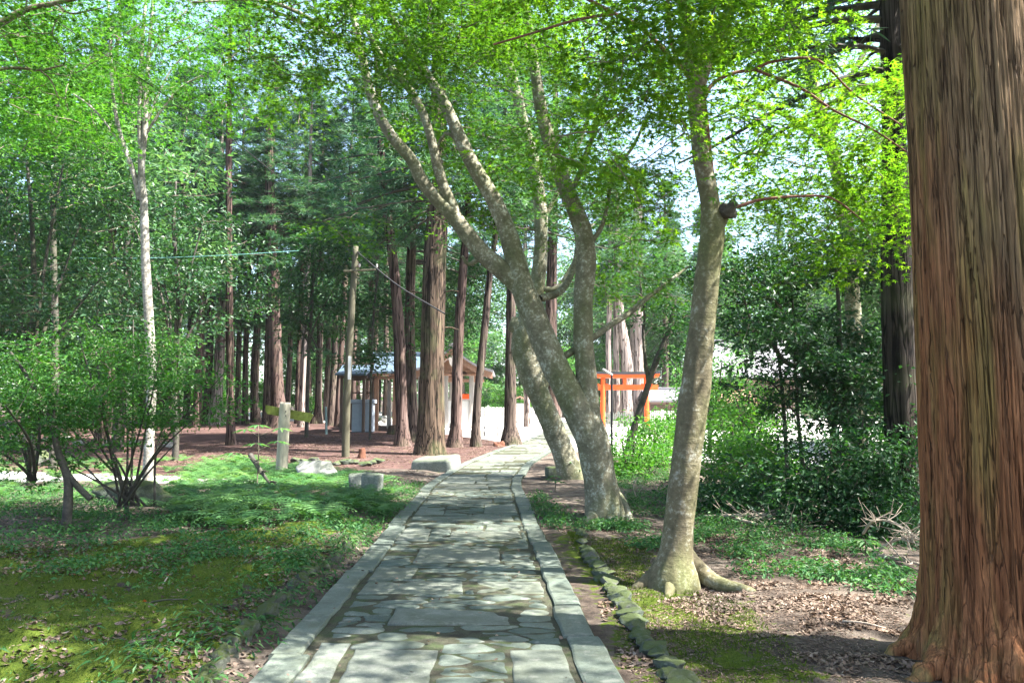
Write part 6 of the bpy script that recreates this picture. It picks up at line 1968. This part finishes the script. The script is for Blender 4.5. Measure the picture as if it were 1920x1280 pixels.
# long low building on the right, and the brown hall behind it
def low_building(name, label, pxl, pxr, py_eave, py_ridge, Y, depth, wall, roof, seed=0):
    x0, x1 = P(pxl, 740, Y)[0], P(pxr, 740, Y)[0]
    b = onland((x0 + x1) / 2, Y)
    root = thing(name, label, 'building', b)
    w = x1 - x0
    Zp = lambda py, yy=0: P(1250, py, Y + yy)[2] - b[2]
    ze, zr = Zp(py_eave), Zp(py_ridge, depth / 2)
    m = MB(); m.box((0, depth / 2, (ze - .05) / 2), (w * .94, depth * .8, ze - .05), bev=.02); m.build('wall', M[wall], root)
    m = MB(); V = []
    for yy, z in ((-.5, ze), (depth / 2, zr), (depth + .5, ze)):
        V += [(-w / 2, yy, z), (w / 2, yy, z), (-w / 2, yy, z - .14), (w / 2, yy, z - .14)]
    m.add(V, [(0, 1, 5, 4), (4, 5, 9, 8), (2, 6, 7, 3), (6, 10, 11, 7), (0, 2, 3, 1), (8, 9, 11, 10), (0, 4, 6, 2), (4, 8, 10, 6), (1, 3, 7, 5), (5, 7, 11, 9)]); rf = m.build('roof', M[roof], root)
    r = MB(); r.box((0, depth / 2, zr + .06), (w * 1.01, .3, .2), bev=.03); r.build('ridge', M[roof], rf)
    n = int(w / 1.4)
    for k in range(n + 1):
        p = MB(); p.box((-w * .46 + w * .92 * k / n, depth * .1 - .1, ze / 2 - .05), (.16, .16, ze - .1), bev=.01); p.build('post', M['dark_wood'], root)
    for k in range(n):
        f = MB(); xa = -w * .46 + w * .92 * (k + .5) / n; ww = w * .92 / n * .72
        f.box((xa, depth * .1 - .03, ze * .5), (ww, .05, ze * .62), bev=.008)
        for j in range(5): f.box((xa - ww / 2 + ww * (j + .5) / 5, depth * .1 - .07, ze * .5), (.05, .04, ze * .62))
        f.build('lattice_window', M['dark_wood'], root)
low_building('long_hall', 'low long wooden building with a pale grey roof right of the torii', 1213, 1330, 750, 730, 60, 5, 'brown_wall', 'roof_grey')
low_building('brown_hall', 'brown wooden hall glimpsed through leaves right of the slender maple', 1325, 1500, 706, 640, 66, 8, 'brown_wall', 'roof_grey')
low_building('small_shed', 'small brown shed glimpsed low through the thicket leaves', 1345, 1420, 752, 735, 48, 3, 'brown_wall', 'shrine_wood')
def notice_box():
    Y = 50.0; b = onland(P(975, 790, Y)[0], Y)
    root = thing('notice_board', 'small roofed notice board at the back of the bright court', 'notice board', b)
    for s in (-1, 1):
        m = MB(); m.box((s * .5, 0, .8), (.08, .08, 1.6), bev=.008); m.build('post', M['shrine_wood'], root)
    m = MB(); m.box((0, 0, 1.25), (.92, .05, .7), bev=.005); m.build('board', M['plaster'], root)
    m = MB(); m.prism([(-.75, 1.66), (0, 1.98), (.75, 1.66), (.75, 1.73), (0, 2.06), (-.75, 1.73)], -.25, .25); m.build('roof', M['shrine_wood'], root)
notice_box()
def bench(label, px, py, w, Y):
    b = onland(P(px, py, Y)[0], Y)
    root = thing('stone_bench', label, 'bench', b)
    m = MB(); m.box((0, 0, .42), (w, .45, .12), bev=.02); m.build('seat', M['stone_white'], root)
    for s in (-1, 1):
        m = MB(); m.box((s * w * .36, 0, .18), (.22, .36, .36), bev=.02); m.build('leg', M['stone_white'], root)
bench('low white stone bench at the edge of the court left of the mossy footed cedar', 915, 810, 1.7, 37)
bench('low pale stone bench in the court beside the crooked maple', 1012, 808, 1.9, 40)
b = onland(P(1053, 830, 25)[0], 25); m = MB(); m.box((0, 0, .34), (.30, .3, .68), bev=.02); o = m.build('bin_body', M['teal_pipe'], None)
root = thing('meter_box', 'grey green box standing beside the path behind the leaning maple', 'box', b); o.parent = root
m = MB(); m.box((0, 0, .71), (.35, .35, .06), bev=.015); m.build('lid', M['teal_pipe'], root)
for k, (px, Y) in enumerate(((908, 40), (932, 40), (952, 42), (1178, 38), (1210, 38), (1258, 36))):
    b = onland(P(px, 800, Y)[0], Y); m = MB(); m.tube([(0, 0, -.1), (0, 0, .5), (0, 0, .55)], [.045, .045, .02], 8, True)
    tag(m.build('low_bollard', M['black_metal'], None, b), 'short dark post standing in the bright court', 'post', 'short posts of the court')

# ------------------------------------------------------------------ fallen branches, saplings, small plants
def fallen(name, label, pts, r, Y=None, twigs=8, seed=0, mat='dry_twig', spread=.5):
    rng = np.random.default_rng(seed)
    W_ = []
    for q in pts:
        p = P(q[0], q[1], q[2]); W_.append(p)
    m = MB(); m.tube(W_, np.linspace(r, r * .35, len(W_)), 8, True, 30, .10, seed, 12)
    c = catmull(np.array(W_), 40)
    for k in range(twigs):
        j = rng.integers(8, 38); p = c[j]
        d = (c[j] - c[j - 4]); d /= np.linalg.norm(d); d = d * .5 + rng.normal(size=3) * .6; d[2] = abs(d[2]) * .6 - .1
        L = spread * rng.uniform(.35, 1)
        q = p + d * L
        m.tube([p, (p + q) / 2 + rng.normal(size=3) * .06 * L, q], [r * .4, r * .3, r * .12], 5, True, 8)
        for _ in range(2):
            p2 = (p + q) / 2; q2 = p2 + (d + rng.normal(size=3) * .7) * L * .5; m.tube([p2, q2], [r * .25, r * .1], 4, True, 4)
    tag(m.build(name, M[mat], None, None, None, True), label, 'branch')
fallen('fallen_branch', 'long pale fallen branch arching over the weeds before the thicket', [(1320, 968, 11.6), (1380, 966, 11.4), (1440, 965, 11.2), (1475, 985, 11.0), (1500, 1004, 10.8)], .026, twigs=14, seed=1)
fallen('fallen_branch', 'second fallen branch lying lower beside the long pale one', [(1380, 972, 11.2), (1430, 985, 10.9), (1465, 1000, 10.6), (1494, 1006, 10.5)], .022, twigs=10, seed=2)
fallen('fallen_branch', 'dry twiggy branch bent in a high arch left of the massive cedar', [(1618, 1000, 9.2), (1635, 978, 9.0), (1668, 976, 8.8), (1700, 992, 8.6), (1732, 1016, 8.4)], .016, twigs=14, seed=3, spread=.4)
fallen('fallen_branch', 'dry forked branch with many fine drooping twigs beside the massive cedar', [(1638, 1036, 8.8), (1680, 1012, 8.6), (1715, 1010, 8.4), (1745, 1018, 8.2)], .018, twigs=18, seed=4, spread=.4)
fallen('fallen_branch', 'thick dead branch lying on the bank at the left foot of the massive cedar', [(1640, 1040, 8.7), (1690, 1048, 8.4), (1740, 1062, 8.1)], .035, twigs=5, seed=5)
fallen('broken_branch', 'short dark broken branch leaning in the ferns left of the signpost', [(470, 853, 16.0), (484, 875, 15.6), (497, 894, 15.3), (506, 906, 15.0)], .055, twigs=3, seed=6, mat='dark_bark', spread=.2)
fallen('fallen_branch', 'small pinkish twiggy branch standing in the weeds right of the big maple', [(1192, 930, 14), (1188, 912, 14), (1196, 895, 14.2)], .012, twigs=12, seed=7, spread=.35)
def sapling(label, px, py, Y, h_px, seed, size=.11, mat='weed', n=5):
    rng = np.random.default_rng(seed)
    base = px_at(px, py); base = np.array([P(px, py, Y)[0], Y, float(gz(P(px, py, Y)[0], Y))])
    root = thing('sapling', label, 'plant', base)
    H = P(px, py - h_px, Y)[2] - base[2]
    m = MB(); m.tube([(0, 0, -.05), (.02, 0, H * .5), (0, 0, H)], [.014, .011, .006], 6, True, 10)
    tips = [(0, 0, H)]
    for k in range(n):
        a = k * 2.4; L = H * rng.uniform(.28, .42); z = H * rng.uniform(.45, .85)
        e = np.array([math.cos(a) * L, math.sin(a) * L * .6, z + L * .35]); m.tube([(0, 0, z), e * .5 + [0, 0, z * .5], e], [.008, .006, .004], 5, True, 6); tips.append(e)
    m.build('stem', M['twig'], root, None, None, True)
    Pp, Nn, yd = [], [], []
    for t in tips:
        for k in range(8):
            a = k * .8 + rng.uniform(-.2, .2); d = np.array([math.cos(a), math.sin(a), -.1])
            Pp.append(np.array(t) + d * .02); Nn.append([d[0] * .2, d[1] * .2, 1]); yd.append(d)
    V, F, rnd = leaves_geo(np.array(Pp), np.array(Nn), size * rng.uniform(.8, 1.3, len(Pp)), 'lance', rng, np.array(yd), .15)
    link('leaves', mesh_np('leaves', V, [F], M[mat], False, rnd), root)
sapling('young sapling with whorls of pale leaves in front of the wooden signpost', 482, 880, 15.6, 84, 1, .23, 'fern', 5)
sapling('small broad leaved plant on the bank left of the massive cedar', 1622, 1060, 8.9, 50, 2, .16, 'fern', 3)
sapling('little leafy plant at the foot of the crooked maple beside the path', 1040, 915, 16.5, 24, 3, .13, 'weed', 3)
sapling('small leafy seedling lower on the bank near the massive cedar', 1690, 1090, 8.0, 30, 4, .12, 'fern', 3)
m = MB()
for pts in ([(322, 1080, .02), (318, 1090, .02), (306, 1108, .02)], [(270, 1138, .02), (310, 1140, .02), (350, 1132, .02)]):
    pass
for k, (pa, pb_) in enumerate((((322, 1080), (305, 1110)), ((268, 1140), (352, 1133)), ((1580, 1170), (1660, 1176)))):
    a, c = px_at(*pa), px_at(*pb_)
    t = MB(); t.tube([a + [0, 0, .02], (a + c) / 2 + [0, 0, .03], c + [0, 0, .015]], [.008, .007, .004], 6, True, 10, .15, k, 20)
    tag(t.build('dead_twig', M['dry_twig'] if k != 1 else M['dark_bark'], None, None, None, True), ['short pale stick lying on the left moss', 'thin dark stick lying flat on the left moss', 'thin stick on the leaf litter left of the massive cedar'][k], 'twig')
SC.camera = cam
print('objects', len(bpy.data.objects), 'tris', sum(len(o.data.polygons) for o in bpy.data.objects if o.type == 'MESH' and o.data))
